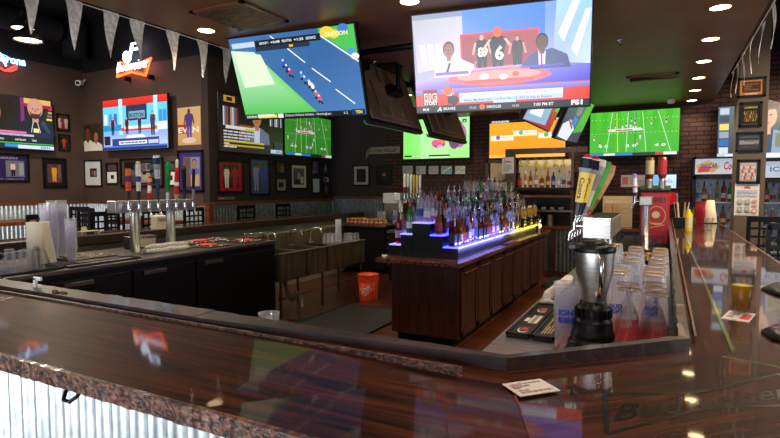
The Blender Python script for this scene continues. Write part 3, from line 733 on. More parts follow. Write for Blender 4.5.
def bowlscatter(x0, y0, x1, y1, z, n, cols, seed):
    rg2 = random.Random(seed); m = MB(); 
    for i in range(n):
        x = rg2.uniform(x0, x1); y = rg2.uniform(y0, y1); m.lathe((x, y, z), [(.015, 0), (.016, .003), (.012, .007), (.001, .008)], 9)
        for q in range(1): pass
        k = L(cols[rg2.randrange(len(cols))]); 
        for j in range(len(m.c)):
            if m.c[j] is None: m.c[j] = k
    return m
def captray(x0, y0, x1, y1, label, seed, cols, n=40, disc=True):
    t = thing('bar_mat', ((x0 + x1) / 2, (y0 + y1) / 2, CZ), label, 'mat', 'dark bar mats scattered with caps on the left station')
    m = MB(); m.box(x0, y0, CZ, x1, y1, CZ + .01); m.build('mat_base', 'rubber', t, bevel=.003)
    o = bowlscatter(x0 + .02, y0 + .02, x1 - .02, y1 - .02, CZ + .0105, n, cols, seed).build('bottle_caps', 'print', t); o['kind'] = 'stuff'
    if disc:
        m = MB(); cx, cy = (x0 + x1) / 2, (y0 + y1) / 2; m.lathe((cx, cy, CZ + .018), [(.001, 0), (.085, 0), (.088, .004), (.084, .008), (.001, .008)], 24); m.build('orange_disc', 'orange', t)
captray(-4.9, 2.7, -4.5, 3.15, 'dark bar mat with pale caps beside the plastic cup stacks', 1, ['8a7a5a', 'b09a70', '6a4a2a', 'c8b890'], 70, False)
captray(-4.55, 3.95, -4.2, 4.25, 'black bar mat with orange disc, nearest right of the tap tower', 2, ['c8b890', 'e8e0d0', '7a3a22', 'a03a2a'], 30)
captray(-4.55, 4.5, -4.2, 4.82, 'black bar mat with orange disc at the far end of the left station', 3, ['c8b890', 'e8e0d0', '7a3a22', '4a4a6a'], 50)
captray(-4.98, 4.0, -4.62, 4.75, 'black bar mat with orange disc against the left bar die', 4, ['c8b890', 'e8e0d0', 'a03a2a'], 50)

# ------------------------------------------------------------------ paper towel roll on stand
pr_ = onz(41, 266, CZ); px_, py_ = -4.24, 2.5
px_, py_ = pr_.x - .02, pr_.y
t = thing('paper_towel_holder', (px_, py_, CZ + .017), 'cream paper towel roll on a black wire stand at the left station', 'paper towel roll')
m = MB(); z0 = CZ + .022; c = (px_, py_, z0)
m.lathe(c, [(.08, 0), (.082, .004), (.082, .33), (.08, .335), (.022, .335), (.02, .33)], 32, cap=False); m.lathe(c, [(.001, .003), (.07, .003)], 24, cap=False); m.build('towel_roll', 'paper', t)
sh = MB(); Rr = Vector((ct, st, 0)); toCam = Vector((-px_, -py_, 0)).normalized(); sd = Vector((0, 0, 1)).cross(toCam) # screen right
b0 = Vector(c)
v = [b0 + toCam * .08 + sd * .0 + Vector((0, 0, .32)), b0 + toCam * .02 + sd * .082 + Vector((0, 0, .29)), b0 + toCam * .0 + sd * .12 + Vector((0, 0, .002)), b0 + toCam * .06 + sd * .075 + Vector((0, 0, .0)), b0 + toCam * .08 + sd * .04 + Vector((0, 0, .12))]
v2 = [p + toCam * .0015 for p in v]
sh.add(v + v2, [(0, 1, 2, 3, 4), (9, 8, 7, 6, 5)] + [(i, (i + 1) % 5, 5 + (i + 1) % 5, 5 + i) for i in range(5)]); sh.build('loose_sheet', 'paper', t)
m = MB(); m.lathe((px_, py_, CZ + .017), [(.085, 0), (.085, .004)], 24); m.cyl((px_, py_, CZ + .02), (px_, py_, z0 + .355), .006)
m.tube([Vector((px_, py_, z0 + .35)) + sd * (.014 * math.cos(q)) + Vector((0, 0, .014 * math.sin(q) + .01)) for q in [i * 2 * math.pi / 12 for i in range(13)]], .003)
A = Vector((px_, py_, 0)) + toCam * .094 - sd * .02
for w, h in ((.02, .145), (.012, .125)):
    m.tube([A + sd * w + Vector((0, 0, z0)), A + sd * w + Vector((0, 0, z0 + h - w))] + [A + sd * (w * math.cos(q)) + Vector((0, 0, z0 + h - w + w * math.sin(q))) for q in (.6, 1.2, 1.57, 2, 2.6)] + [A - sd * w + Vector((0, 0, z0 + h - w)), A - sd * w + Vector((0, 0, z0))], .0028, 6)
m.build('wire_stand', 'blackmetal', t)
# black lamp-like device at the very left
p = onz(2, 281, CZ); t = thing('scanner', (-3.98, 1.72, CZ - .0), 'black handheld scanner on a stand at the left picture edge', 'scanner')
q = onx(4, 262, -4.15); bx, by = -4.14, 1.93
t.location = (bx, by, CZ + .02)
m = MB(); m.box(bx - .05, by - .05, CZ, bx + .045, by + .04, CZ + .012); m.cyl((bx, by, CZ + .01), (bx + .0, by + .01, CZ + .1), .008); t.location = (bx, by, CZ); m.build('stand', 'black', t)
m = MB(); m.obox((bx, by, CZ + .13), Vector((.5, .7, .5)).normalized(), Vector((-.8, .6, 0)).normalized(), Vector((.5, .7, .5)).normalized().cross(Vector((-.8, .6, 0)).normalized()), .075, .035, .02); m.build('head', 'black', t, bevel=.01)
# white clip rising behind the near rail
m = MB(); x, y, z = -3.02, 1.54, BZ + .0
q = onz(41, 285, 1.12); x, y = q.x, q.y + .0
m = MB(); y = 1.47; x = onz(41, 287, 1.118).x; z = 1.118
m.box(x - .01, y, z, x + .01, y + .012, z + .05); m.box(x - .01, y, z + .04, x + .05, y + .012, z + .055); m.box(x + .03, y, z + .015, x + .045, y + .012, z + .02)
tag(m.build('rail_clip', 'white', loc=(x, y, z)), 'small white clip standing on the near bar rail, left', 'clip')
m = MB(); x = onz(81, 290, 1.118).x; rg2 = random.Random(2)
for i in range(7):
    m.lathe((x - .05 + i * .016, 1.44 + rg2.uniform(-.01, .01), 1.118), [(.002, 0), (.011, .003), (.009, .012), (.001, .016)], 7)
tag(m.build('wood_knot', 'copperwood', loc=(x, 1.44, 1.118)), 'small brown knotty lump on the near bar rail, left of centre', 'knot')

# ------------------------------------------------------------------ beer towers
def handle(root, base, lean, kind, h=.30, w=.05, cols=('e0661e', '3a2a5a', 'ffffff'), word=None, facing=None):
    """one tap: faucet, shank and a tall shaped handle; facing = unit vector out of the tower"""
    B = Vector(base); f = Vector(facing); up = (Vector((0, 0, 1)) + Vector(lean)).normalized(); s = f.cross(Vector((0, 0, 1))).normalized()
    t = thing('beer_tap', B, kind, 'tap', root)
    m = MB(); m.cyl(B, B + f * .05, .014, .012); m.cyl(B + f * .05 + Vector((0, 0, .02)), B + f * .05 - Vector((0, 0, .02)), .016)
    m.tube([B + f * .05 - Vector((0, 0, .015)), B + f * .075 - Vector((0, 0, .045)), B + f * .08 - Vector((0, 0, .085))], [.011, .009, .008])
    m.cyl(B + f * .05 + Vector((0, 0, .02)), B + f * .05 + up * .06, .008); m.lathe(B + f * .05 + up * .05, [(.008, 0), (.013, .004), (.009, .012)], 10, axis=up)
    m.build('faucet', 'chrome', t)
    o = B + f * .05 + up * .06; ss = (s - up * s.dot(up)).normalized(); ff = ss.cross(up)
    return t, o, up, ss, ff
def shaped(t, o, up, ss, ff, secs, name='tap_handle'):
    """secs: list of (height, half width, half depth, colour) -> lofted coloured body"""
    m = MB(); rings = []
    for (h, w, d, c) in secs:
        rings.append([o + up * h + ss * (w * a) + ff * (d * b) for a, b in ((-1, -.5), (-.5, -1), (.5, -1), (1, -.5), (1, .5), (.5, 1), (-.5, 1), (-1, .5))])
    v = [q for r in rings for q in r]
    for k in range(len(secs) - 1):
        m.add(v, [(8 * k + i, 8 * k + (i + 1) % 8, 8 * (k + 1) + (i + 1) % 8, 8 * (k + 1) + i) for i in range(8)], 0, L(secs[k][3]), False)
    n = len(secs) - 1
    m.add(v, [tuple(range(7, -1, -1))], 0, L(secs[0][3])); m.add(v, [tuple(8 * n + i for i in range(8))], 0, L(secs[-1][3]))
    return m.build(name, 'print', t)
tw = thing('tap_tower', (-4.57, 3.5, CZ), 'steel two-legged beer tap tower at the left station, eight coloured handles', 'tap tower')
m = MB(); m.box(-4.63, 3.12, 1.375, -4.5, 4.06, 1.49); m.build('beam', 'steel', tw, bevel=.006)
for yy in (3.36, 3.78):
    m = MB(); m.lathe((-4.565, yy, CZ), [(.06, 0), (.06, .006), (.046, .012), (.044, .4)], 24); m.build('leg', 'steel', tw)
m = MB(); m.box(-4.75, 3.1, CZ, -4.38, 4.0, CZ + .008); m.build('drip_tray', 'steeldark', tw)
left_taps = [
    ('orange and purple beer tap handle, nearest end of the left tower', .15, [(0, .012, .01, '3a2a26'), (.05, .018, .012, '5a3a30'), (.052, .022, .012, 'd8542a'), (.10, .026, .013, '5a3070'), (.13, .027, .013, 'e0682a'), (.17, .024, .012, 'e0682a')]),
    ('white and grey-blue beer tap handle, second on the left tower', .2, [(0, .012, .01, '2a2a30'), (.05, .02, .012, 'd8d0c8'), (.10, .022, .012, '4a4a80'), (.13, .026, .012, 'e0d8cc'), (.19, .024, .012, 'd0c0a0'), (.21, .018, .01, 'd0c0a0')]),
    ('short red and white figure-topped beer tap handle, third on the left tower', .1, [(0, .012, .01, 'c82a20'), (.04, .02, .014, 'e8e0d8'), (.08, .016, .014, 'b82a20'), (.1, .02, .018, 'd8a080'), (.12, .018, .016, 'c03020'), (.135, .006, .006, 'c03020')]),
    ('tall navy and silver beer tap handle with round badge, left tower', .2, [(0, .014, .012, '2a3a5a'), (.08, .018, .014, '30486a'), (.12, .03, .018, 'b0b4bc'), (.17, .03, .018, '8a9098'), (.2, .04, .016, '182a58'), (.235, .042, .014, 'c8ccd4'), (.25, .03, .01, '182a58')]),
    ('green beer tap handle with red star, middle of the left tower', .2, [(0, .014, .012, 'c8ccc8'), (.04, .016, .013, '0f7a3a'), (.12, .026, .014, '0f8a40'), (.19, .032, .014, '17964a'), (.215, .022, .012, '0f8a40')]),
    ('red and white beer tap handle with pale figure top, left tower', .2, [(0, .012, .012, 'b8a070'), (.03, .024, .014, 'c83028'), (.08, .025, .014, 'f0e8e0'), (.10, .025, .014, 'c82820'), (.17, .02, .013, 'd83a2c'), (.185, .014, .012, 'e8d8c0'), (.22, .018, .013, 'e8d8c0'), (.235, .008, .006, 'e8d8c0')]),
    ('black beer tap handle, second from the far end of left tower', .2, [(0, .012, .012, '2a2a2a'), (.06, .018, .014, '101010'), (.14, .024, .014, '181818'), (.18, .026, .014, '5a4a30'), (.2, .018, .01, '101010')]),
    ('slim dark beer tap handle, far end of the left tower', .2, [(0, .01, .01, '888888'), (.06, .014, .012, '1a1a1a'), (.15, .018, .012, '202020'), (.18, .014, .01, '3a3a3a')])]
for i, (lb, h, secs) in enumerate(left_taps):
    yy = 3.22 + i * .108
    t, o, up, ss, ff = handle('beer taps on the left tower', (-4.5, yy, 1.435), (.05 + .02 * (i % 3), random.uniform(-.06, .04), 0), lb, facing=(1, 0, 0))
    ob = shaped(t, o, up, ss, ff, [(a * 1.75, b * 1.0, c, d) for a, b, c, d in secs])
    if i == 4:
        a = Art(o + up * .235 - ss * .025 - ff * 0, ss, up, .05, .05); 
        a.o = o + up * .225 - ss * .028 + Vector((.022, 0, 0)); a.n = Vector((1, 0, 0)); a.r = Vector((0, 1, 0)); a.o = o + up * .225 - a.r * .026 + Vector((.021, 0, 0))
        a.poly([(.5 + (.5 if j % 2 == 0 else .2) * math.sin(j * math.pi / 5), .5 + (.5 if j % 2 == 0 else .2) * math.cos(j * math.pi / 5)) for j in range(10)], 'd81820'); a.done('red_star', 'print', t)
# right tower, close to the camera: steel box end-on with long handles
tr = thing('tap_tower', (-.33, 3.42, .92), 'steel box beer tower behind the blender reflecting green on top', 'tap tower')
m = MB(); m.box(-.402, 3.07, 1.335, -.255, 3.78, 1.445); m.build('beam', 'steel', tr, bevel=.004)
m = MB(); m.box(-.4, 3.075, 1.445, -.257, 3.775, 1.449); m.build('top_plate', 'chrome', tr)
for yy in (3.3, 3.62):
    m = MB(); m.lathe((-.33, yy, .92), [(.06, 0), (.06, .006), (.042, .012), (.04, .42)], 20); m.build('leg', 'steel', tr)
rt = [('front yellow Coors beer tap handle with dark mountain top', 1), ('second yellow Coors beer tap handle, just behind the front one', 1), ('grey and white beer tap handle behind the yellow pair', 2), ('green beer tap handle on the right tower', 3), ('tan curved beer tap handle, last on the right tower', 4)]
for i, (lb, k) in enumerate(rt):
    yy = 3.12 + i * .115
    t, o, up, ss, ff = handle('beer taps on the right tower', (-.402, yy, 1.40), (.15 + .075 * i, .06, 0), lb, facing=(-1, 0, 0))
    ss = Vector((1, 0, 0)); ss = (ss - up * ss.dot(up)).normalized(); ff = up.cross(ss)
    if k == 1:
        shaped(t, o, up, ss, ff, [(0, .014, .014, '14182c'), (.07, .019, .016, '14182c'), (.075, .021, .016, 'e8c860'), (.24, .026, .018, 'ecd070'), (.245, .028, .018, '8a9098'), (.27, .036, .016, '10182c'), (.325, .028, .014, 'c8ccd4'), (.33, .022, .012, 'b02030'), (.35, .014, .01, 'c83038')])
        a = Art(o + up * .215, up * -1, ss, .15, .028); fn = -ff if ff.y > 0 else ff
        a.n = fn; a.o = o + up * .215 + fn * .0195 - ss * .012; a.r = -up; a.u = ss; a.text('Coors', 0, .0, .85, '1a1a1a', width=.8, bold=.02); a.done('lettering', 'print', t)
    elif k == 2: shaped(t, o, up, ss, ff, [(0, .012, .012, '8a8a90'), (.05, .018, .014, 'c8c4bc'), (.15, .02, .016, '8a8494'), (.25, .026, .016, 'a8a4b4'), (.3, .03, .016, 'e0dcd8'), (.34, .022, .012, 'd0ccc8')])
    elif k == 3: shaped(t, o, up, ss, ff, [(0, .012, .012, 'b82020'), (.03, .02, .014, '4a9a3a'), (.18, .022, .016, '58b048'), (.3, .026, .014, '4a9a3a'), (.34, .014, .01, '7ac060')])
    else: shaped(t, o, up, ss, ff, [(0, .01, .01, '8a5a3a'), (.1, .02, .014, 'c89a70'), (.2, .024, .014, 'd0a880'), (.28, .026, .014, 'c09068'), (.33, .012, .01, 'a87850')])
# far right tower (end-on) with pale handles
t3 = thing('tap_tower', (-.21, 6.6, .92), 'steel T-shaped beer tower in front of the red dispenser', 'tap tower')
ty = 6.4
m = MB(); m.box(-.25, ty, 1.42, -.13, ty + .55, 1.51); m.build('beam', 'steel', t3, bevel=.005)
m = MB(); m.lathe((-.19, ty + .12, .92), [(.06, 0), (.06, .008), (.04, .015), (.04, .49)], 18); m.build('leg', 'steel', t3)
for i in range(3):
    t, o, up, ss, ff = handle('pale taps on the far right tower', (-.25, ty + .06 + i * .16, 1.46), (-.05, 0, 0), ['front white and purple beer tap handle by the red dispenser', 'middle white and purple beer tap handle by the red dispenser', 'rear black and white beer tap handle by the red dispenser'][i], facing=(-1, 0, 0))
    shaped(t, o, up, ss, ff, [(0, .012, .012, '2a2a2a'), (.04, .026, .016, 'd8d0e0'), (.09, .03, .016, '8a6ab0'), (.11, .028, .016, 'e0dce8'), (.17, .022, .014, 'e8e4ec'), (.2, .034, .016, '9a7ac0'), (.25, .03, .014, 'e8e4ec')])
# white-handled tower far behind the left side of the island
ft = onz(402, 222, .92); FTX, FTY = -3.84, 7.66
t4 = thing('tap_tower', (FTX, FTY, .92), 'steel beer tower with pale tall handles beyond the left of the island', 'tap tower')
m = MB(); m.box(FTX - .06, FTY - .1, 1.4, FTX + .06, FTY + .75, 1.52); m.build('beam', 'steel', t4, bevel=.005)
m = MB(); m.lathe((FTX, FTY + .04, .92), [(.06, 0), (.06, .008), (.045, .015), (.045, .49)], 18); m.build('leg', 'steel', t4)
fc = [('e8e4dc', 'a82020'), ('e0dcd4', '3a6a6a'), ('d8d8d8', 'e8e8e8'), ('d8a838', 'c08a20'), ('e0c070', 'd8d0c0'), ('d8d8e0', 'd87a20')]
for i in range(6):
    t, o, up, ss, ff = handle('tall taps on the tower beyond the island', (FTX + .06, FTY + i * .12 - .04, 1.46), (.02, 0, 0), f"pale tall beer tap handle beyond the island, {ordn(i)} from the near end", facing=(1, 0, 0))
    shaped(t, o, up, ss, ff, [(0, .014, .014, fc[i][1]), (.07, .024, .016, fc[i][1]), (.1, .026, .016, fc[i][0]), (.28, .03, .018, fc[i][0]), (.31, .02, .012, fc[i][0])])

# towels, napkin box, box on left counter
t = thing('rolled_towel', (-4.2, 3.55, CZ), 'folded white bar towel on the counter edge under the left taps', 'towel')
m = MB(); P0, P1 = onz(146, 251, CZ + .03), onz(188, 246, CZ + .03)
for dz, off, sc in ((.022, 0, 1), (.024, .045, .95), (.06, .02, .88)):
    pts = []
    for i in range(9):
        q = P0.lerp(P1, i / 8); pts.append((q.x - off + .006 * math.sin(i * 2.1), q.y + .01 * math.sin(i), CZ + dz + .004 * math.sin(i * 1.7)))
    m.tube(pts, [.014, .024, .027, .025, .026, .026, .025, .025, .015], 8)
t.location = (P0.x, (P0.y + P1.y) / 2, CZ); m.build('towel_folds', 'towel', t)
p = onz(150, 250, CZ)
t = thing('napkin_dispenser', (-4.85, 3.62, CZ), 'steel napkin dispenser between the legs of the left tap tower', 'dispenser')
m = MB(); m.box(-4.94, 3.5, CZ, -4.8, 3.8, CZ + .13); m.build('case', 'steeldark', t, bevel=.01)
m = MB(); m.box(-4.8, 3.53, CZ + .02, -4.79, 3.77, CZ + .1); m.build('napkins', 'paper', t)
m = MB(); m.box(-5.42, 4.2, BZ + .011, -5.3, 4.36, BZ + .2); t = thing('receipt_printer', (-5.36, 4.28, BZ + .01), 'cream upright box behind the left tap tower', 'box'); m.build('case', 'paper', t, bevel=.012)
m = MB(); m.box(-5.298, 4.22, BZ + .13, -5.294, 4.34, BZ + .17); m.build('front_slot', 'greyp', t)
m = MB(); q = onz(81, 247, CZ); x, y = q.x - .1, q.y + .1
m.add([(x, y - .06, CZ), (x, y + .08, CZ), (x, y + .03, CZ + .2), (x, y - .03, CZ + .2), (x + .04, y - .05, CZ), (x + .04, y + .07, CZ), (x + .01, y + .02, CZ + .21), (x + .01, y - .02, CZ + .21)], [(0, 1, 2, 3), (7, 6, 5, 4), (0, 4, 5, 1), (1, 5, 6, 2), (2, 6, 7, 3), (3, 7, 4, 0)])
tag(m.build('napkin_stack', 'paper', loc=(x, y, CZ)), 'leaning cream napkin stack right of the plastic cups', 'napkins')

# ================================================================== TELEVISIONS
def tv(label, center, right, up, w, h, art, dim=False, group=None, mount=None, thick=.05, name='television'):
    C = Vector(center); r = Vector(right).normalized(); u = Vector(up); u = (u - r * u.dot(r)).normalized(); n = r.cross(u)
    t = thing(name, C, label, 'television', group)
    m = MB(); m.obox(C - n * (thick / 2), r, u, n, w / 2, h / 2, thick / 2); m.build('casing', 'black', t, bevel=.004)
    m = MB(); m.obox(C - n * (thick + .012), r, u, n, w * .46, h * .44, .014); m.obox(C - n * (thick + .03) - u * h * .12, r, u, n, w * .3, h * .26, .018)
    for q in (-1, 1): m.obox(C - n * (thick + .045) + r * (q * .14), r, u, n, .02, h * .36, .012)
    m.build('back_cover', 'tvback', t, bevel=.004)
    a = Art(C - r * (w / 2 - .012) - u * (h / 2 - .014) + n * .0015, r, u, w - .024, h - .026, .0002)
    if art: art(a)
    else: a.rect(0, 0, 1, 1, '30343c')
    a.done('screen', 'screen_dim' if dim else 'screen', t)
    return t, C, r, u, n
def art_cycle(a):
    a.rect(0, 0, 1, 1, '3a6aa0', '4878b0', '2c5c94', '3a6ea8')
    a.poly([(0, 0), (.66, 0), (.58, .13), (.3, .62), (.2, .82), (0, .86)], None, ['3ab440', '48b83c', '58c048', '7acb7a', 'b8e0c0', 'c0e8c8'])
    a.poly([(.05, .4), (.32, .42), (.25, .78), (.02, .86)], 'd8e8c8')
    a.poly([(.74, .95), (1, .62), (1, 1), (.74, 1)], '48b850'); a.line(.74, .93, 1, .6, .012, 'e8f0f0')
    for q in ((.8, .95, .05), (.85, .92, .04), (.92, .97, .04), (.96, .72, .03), (.98, .66, .03)): a.ell(q[0], q[1], q[2], q[2] * 1.2, ['e8c830', '4a90d0', '3a78c0', 'e0e0e0', '50a0d8'][int(q[0] * 100) % 5])
    a.text('ENECON', .79, .9, .045, 'f4f0b8', width=.16, bold=.02)
    for x0, y0, x1, y1 in ((.48, .82, .6, .64), (.645, .57, .77, .4), (.8, .31, .93, .13), (.36, .98, .42, .9)): a.line(x0, y0, x1, y1, .01, 'f0f4f8')
    a.rect(.22, .87, .75, .945, '10141c'); a.rect(.22, .82, .66, .87, '1a2a44'); a.rect(.02, .88, .22, .94, 'b8ccd8')
    for i, w in enumerate(('GROUP 1', '+0:08', 'PELOTON', '+1:35', 'DISTANCE')): a.text(w, .26 + i * .095, .895, .028, 'e8ecf0', width=.075, bold=.02)
    a.rect(.5, .835, .53, .86, 'e8b020')
    for i, (x, y, c) in enumerate([(.43, .66, '2a50c0'), (.45, .6, '283c90'), (.47, .55, 'c83040'), (.56, .5, '4080d0'), (.58, .45, '3870c8'), (.61, .4, 'd8e0e8'), (.63, .36, 'f0f0f0'), (.65, .27, 'e04878'), (.67, .22, 'e84080')]):
        a.line(x - .012, y - .03, x + .014, y - .05, .01, '1c2026'); a.ell(x, y, .013, .03, c); a.ell(x - .004, y + .032, .008, .014, 'e8d8c8'); a.ell(x - .008, y - .045, .007, .016, '14181c'); a.ell(x + .014, y - .06, .007, .016, '14181c')
    a.rect(0, 0, 1, .06, '16181e'); a.text('EUROPEAN', .02, .015, .03, 'e8e8e8', width=.09, bold=.02); a.rect(.12, .008, .29, .05, 'e0d030'); a.rect(.12, .03, .27, .055, 'e8e8e8'); a.rect(.3, .005, .345, .055, 'e8f0f4'); a.text('Chelsea Holland Athletic - Nottingham', .36, .018, .03, 'd8dce0', width=.38); a.text('0-2', .84, .018, .03, 'e0e0e0'); a.rect(.9, 0, 1, .07, '1a2c60'); a.text('TSN', .93, .02, .035, 'f0d030', bold=.03)
def art_studio(a):
    a.rect(0, 0, 1, 1, 'a8a8c8', 'b0b8e8', '6a98f0', '9098a8')
    a.poly([(.3, 1), (.76, 1), (.76, .45), (.3, .45)], None, ['5a90f0', '4080f8', '3a70e0', '8fa0d8'])
    a.poly([(.8, .42), (1, .38), (1, 1), (.82, 1)], None, ['a0a8e0', 'c8d8f8', '90c8f8', 'a8d0f8'])
    for q in ([(.83, .7), (.9, .98), (.94, .98), (.86, .62)], [(.9, .55), (.97, .9), (1, .9), (.93, .48)]): a.poly(q, 'e8f4fc')
    a.poly([(.02, .42), (.3, .48), (.3, .95), (.0, .95)], None, ['c8b8e0', 'd8c8e8', 'c8c8d0', 'b8b8c0'])
    for x in (.05, .1, .15): a.poly([(x, .5), (x + .03, .5), (x + .02, .7), (x - .015, .7)], 'f4f8fc')
    a.rect(.285, .42, .73, .77, 'e04038'); a.rect(.295, .44, .72, .75, '8a3040', 'a84850')
    a.man(.41, .36, .4, '2a2a30', 'd8a890', 'c84830'); a.text('8', .385, .54, .09, 'f4f4f4', bold=.03); a.text('9', .41, .54, .09, 'f4f4f4', bold=.03)
    a.man(.5, .33, .46, '1c1c22', 'e0b8a0', 'e85030', arm=.15); a.text('6', .485, .5, .13, 'ffffff', bold=.03); a.man(.61, .36, .36, '3a1c20', 'c89080', '8a2820')
    a.ell(.5, .765, .026, .05, 'e86038')
    a.poly([(.0, .32), (.2, .42), (.8, .44), (1, .4), (1, .22), (0, .2)], None, ['b898f0', 'c8b0f8', '9a90f8', '6a68e8', '4038b8', '6a58d0'])
    a.ell(.5, .33, .3, .085, 'd06070'); a.ell(.5, .345, .24, .055, 'e89890'); a.rect(.3, .28, .7, .31, 'd84a40'); a.ell(.42, .34, .03, .03, 'f8d8d0'); a.ell(.53, .33, .025, .03, 'f8e0d8'); a.ell(.6, .35, .02, .025, 'e85038')
    a.poly([(.12, .36), (.33, .36), (.36, .44), (.3, .52), (.25, .6), (.18, .6), (.13, .52)], 'ecd0e4'); a.bust(.215, .42, .3, 'ecd0e4', '9a6a5c', '5a3c34', under='f4e8f4'); a.line(.3, .5, .37, .44, .03, 'ecd0e4'); a.line(.36, .44, .38, .5, .014, 'b08070'); a.line(.2, .4, .22, .5, .02, '40304a')
    a.poly([(.68, .38), (.9, .38), (.88, .5), (.8, .57), (.72, .54), (.66, .46)], '36427a'); a.bust(.745, .42, .3, '36427a', '5a3830', '181010', under='e8d8f0'); a.line(.69, .46, .64, .42, .026, '36427a'); a.line(.745, .4, .742, .52, .012, '8a2a6a')
    a.rect(.13, .38, .33, .41, '7a5ac0'); a.rect(.63, .4, .86, .42, '5a48c0')
    a.rect(0, .17, 1, .235, '4a50c8', '8a90f0'); a.rect(0, .235, 1, .245, 'd04048')
    a.rect(0, .07, 1, .19, 'e83018'); a.rect(.27, .09, .86, .15, 'b8d0f0'); a.rect(.27, .135, .86, .185, 'f4f6f8')
    a.text('Should Browns have Baker on a short leash this season?', .3, .148, .026, '3a4460', width=.5, bold=.005); a.text('Baker Mayfield 2021: 1st Pass No. 15, INT in loss to Ravens', .3, .098, .026, '2a4a90', width=.5, bold=.005)
    a.rect(.045, .07, .135, .235, '7a1a12'); a.text('BIG', .052, .13, .07, 'f8f8f8', width=.08, bold=.05); a.text('BIG', .056, .134, .06, 'e83a20', width=.072, bold=.02); a.text('STORY', .05, .08, .042, 'f0f0f0', width=.085, bold=.03)
    a.man(.21, .075, .2, 'e8e8e8', 'd09880', 'e85020'); a.ell(.2, .22, .03, .05, 'e86028'); a.ell(.235, .12, .03, .05, '2a2028')
    a.rect(0, 0, 1, .07, '10141e'); a.text('MLB', .04, .02, .028, 'e8e8e8', bold=.02); a.text('A', .13, .012, .045, 'f0f0f0', bold=.04, shear=.3); a.text('BRAVES', .17, .02, .028, 'e8e8e8', bold=.02); a.text('10:20', .33, .02, .025, 'd0d0d0'); a.ell(.405, .035, .017, .028, 'e06020'); a.text('ORIOLES', .43, .02, .028, 'e8e8e8', bold=.02); a.text('10:05', .58, .02, .025, 'd0d0d0'); a.text('7:00 PM ET', .7, .02, .03, 'e8e8e8', bold=.02); a.text('FS1', .905, .016, .045, 'ffffff', width=.06, bold=.05)
    a.rect(.47, .07, .6, .1, 'c8d0e8')
def art_field(a, seed=3, c1='3aa41c', c2='4cc02c', tick='2878c8'):
    r = random.Random(seed); a.rect(0, 0, 1, 1, c1, c2)
    for i in range(7): a.rect(i / 7, .08, (i + .5) / 7, 1, '42b024' if c1 == '3aa41c' else '3c8c2c')
    for x, d in ((.22, -.04), (.43, -.01), (.63, .03), (.86, .09)): a.line(x + d * .6, .08, x - d, .97, .008, 'd8f0d0')
    a.line(.33, .08, .31, .97, .01, 'e8e030'); a.line(.52, .08, .53, .97, .008, '203a50')
    for y in (.5, .82): 
        for i in range(22): a.rect(.02 + i * .045, y, .03 + i * .045, y + .01, 'd8f0d0')
    a.poly([(.25, .54), (.62, .56), (.58, .62), (.22, .6)], 'd0d8d8'); a.rect(.3, .56, .5, .585, 'c04048')
    for i, t in enumerate(('4 0', '5 0', '4 0')): a.text(t, .1 + i * .32, .19, .06, 'e8f4e0', width=.12, bold=.02)
    for i, (x, y) in enumerate([(.05, .4), (.22, .6), (.38, .62), (.42, .7), (.47, .64), (.5, .6), (.52, .75), (.58, .4), (.55, .28), (.7, .72), (.86, .74), (.12, .28), (.48, .8), (.53, .66), (.3, .66)]):
        a.man(x, y - .05, .11, ['e8e8f0', 'c03040', 'e8e8f0', '304080'][r.randrange(4)], 'c09070', 'e0e0e8', 'd8d8e0')
    a.rect(0, 0, 1, .06, '14202c'); a.rect(0, 0, .5, .055, tick); a.rect(.17, .005, .3, .05, 'e8f0f8'); a.rect(.75, .0, .95, .06, 'c82838'); a.rect(.84, .0, .98, .06, 'e8e8ec')
def art_flower(a):
    a.rect(0, 0, 1, 1, '7adf5a', '9ae87a', 'a8f0a0', '88e070')
    a.rect(.27, 0, .7, 1, 'b0eca0', '9ade84'); a.ell(.8, .62, .13, .34, '8a3a80'); a.ell(.86, .55, .1, .3, 'b060a0'); a.ell(.78, .42, .08, .2, '702a68'); a.ell(.55, .36, .1, .1, 'b82a70'); a.ell(.5, .4, .06, .07, 'e05090'); a.ell(.6, .42, .05, .06, 'e86a50'); a.ell(.57, .3, .04, .05, 'f0a0c0')
    r = random.Random(4)
    for i in range(30): a.ell(r.uniform(.28, .62), r.uniform(.12, .6), .005, .008, '4a8a4a', 6)
    a.rect(.02, .05, .72, .09, '101810'); a.rect(.14, .055, .4, .085, 'e8f4e8'); a.text('1 PENNSYLVANIA', .15, .058, .024, '1a241a', width=.23); a.rect(.9, .86, .96, .95, '2a4a20')
    a.text('A', .915, .875, .05, 'e0f0c0', bold=.03)
def art_orange(a):
    a.rect(0, 0, 1, 1, 'e8921c', 'f0a824'); a.rect(0, .92, 1, 1, '1c1814'); a.text('SPORTSCENTER', .03, .93, .05, 'f0f0f0', width=.24, bold=.03); a.text('SPORT', .88, .93, .05, 'f0f0f0', width=.1, bold=.03)
    r = random.Random(6)
    for i in range(14): a.ell(r.uniform(.05, .6), r.uniform(.65, .9), .008, .012, ['d84a90', 'f4e090', '70c050'][i % 3], 6)
    for x, y, c in ((.02, .45, '8a60c0'), (.33, .56, '60b0a0'), (.66, .48, '50b060')):
        a.rect(x, y, x + .31, y + .14, 'f4ecd8'); a.rect(x, y, x + .31, y + .035, 'f0e4a0'); a.ell(x + .1, y + .09, .03, .06, c); a.text(['TROLLS', 'DUNKIRK', 'MOVIES'][int(x * 3)], x + .15, y + .07, .035, '8a6020', width=.13)
    a.rect(0, 0, 1, .08, 'f0b040')
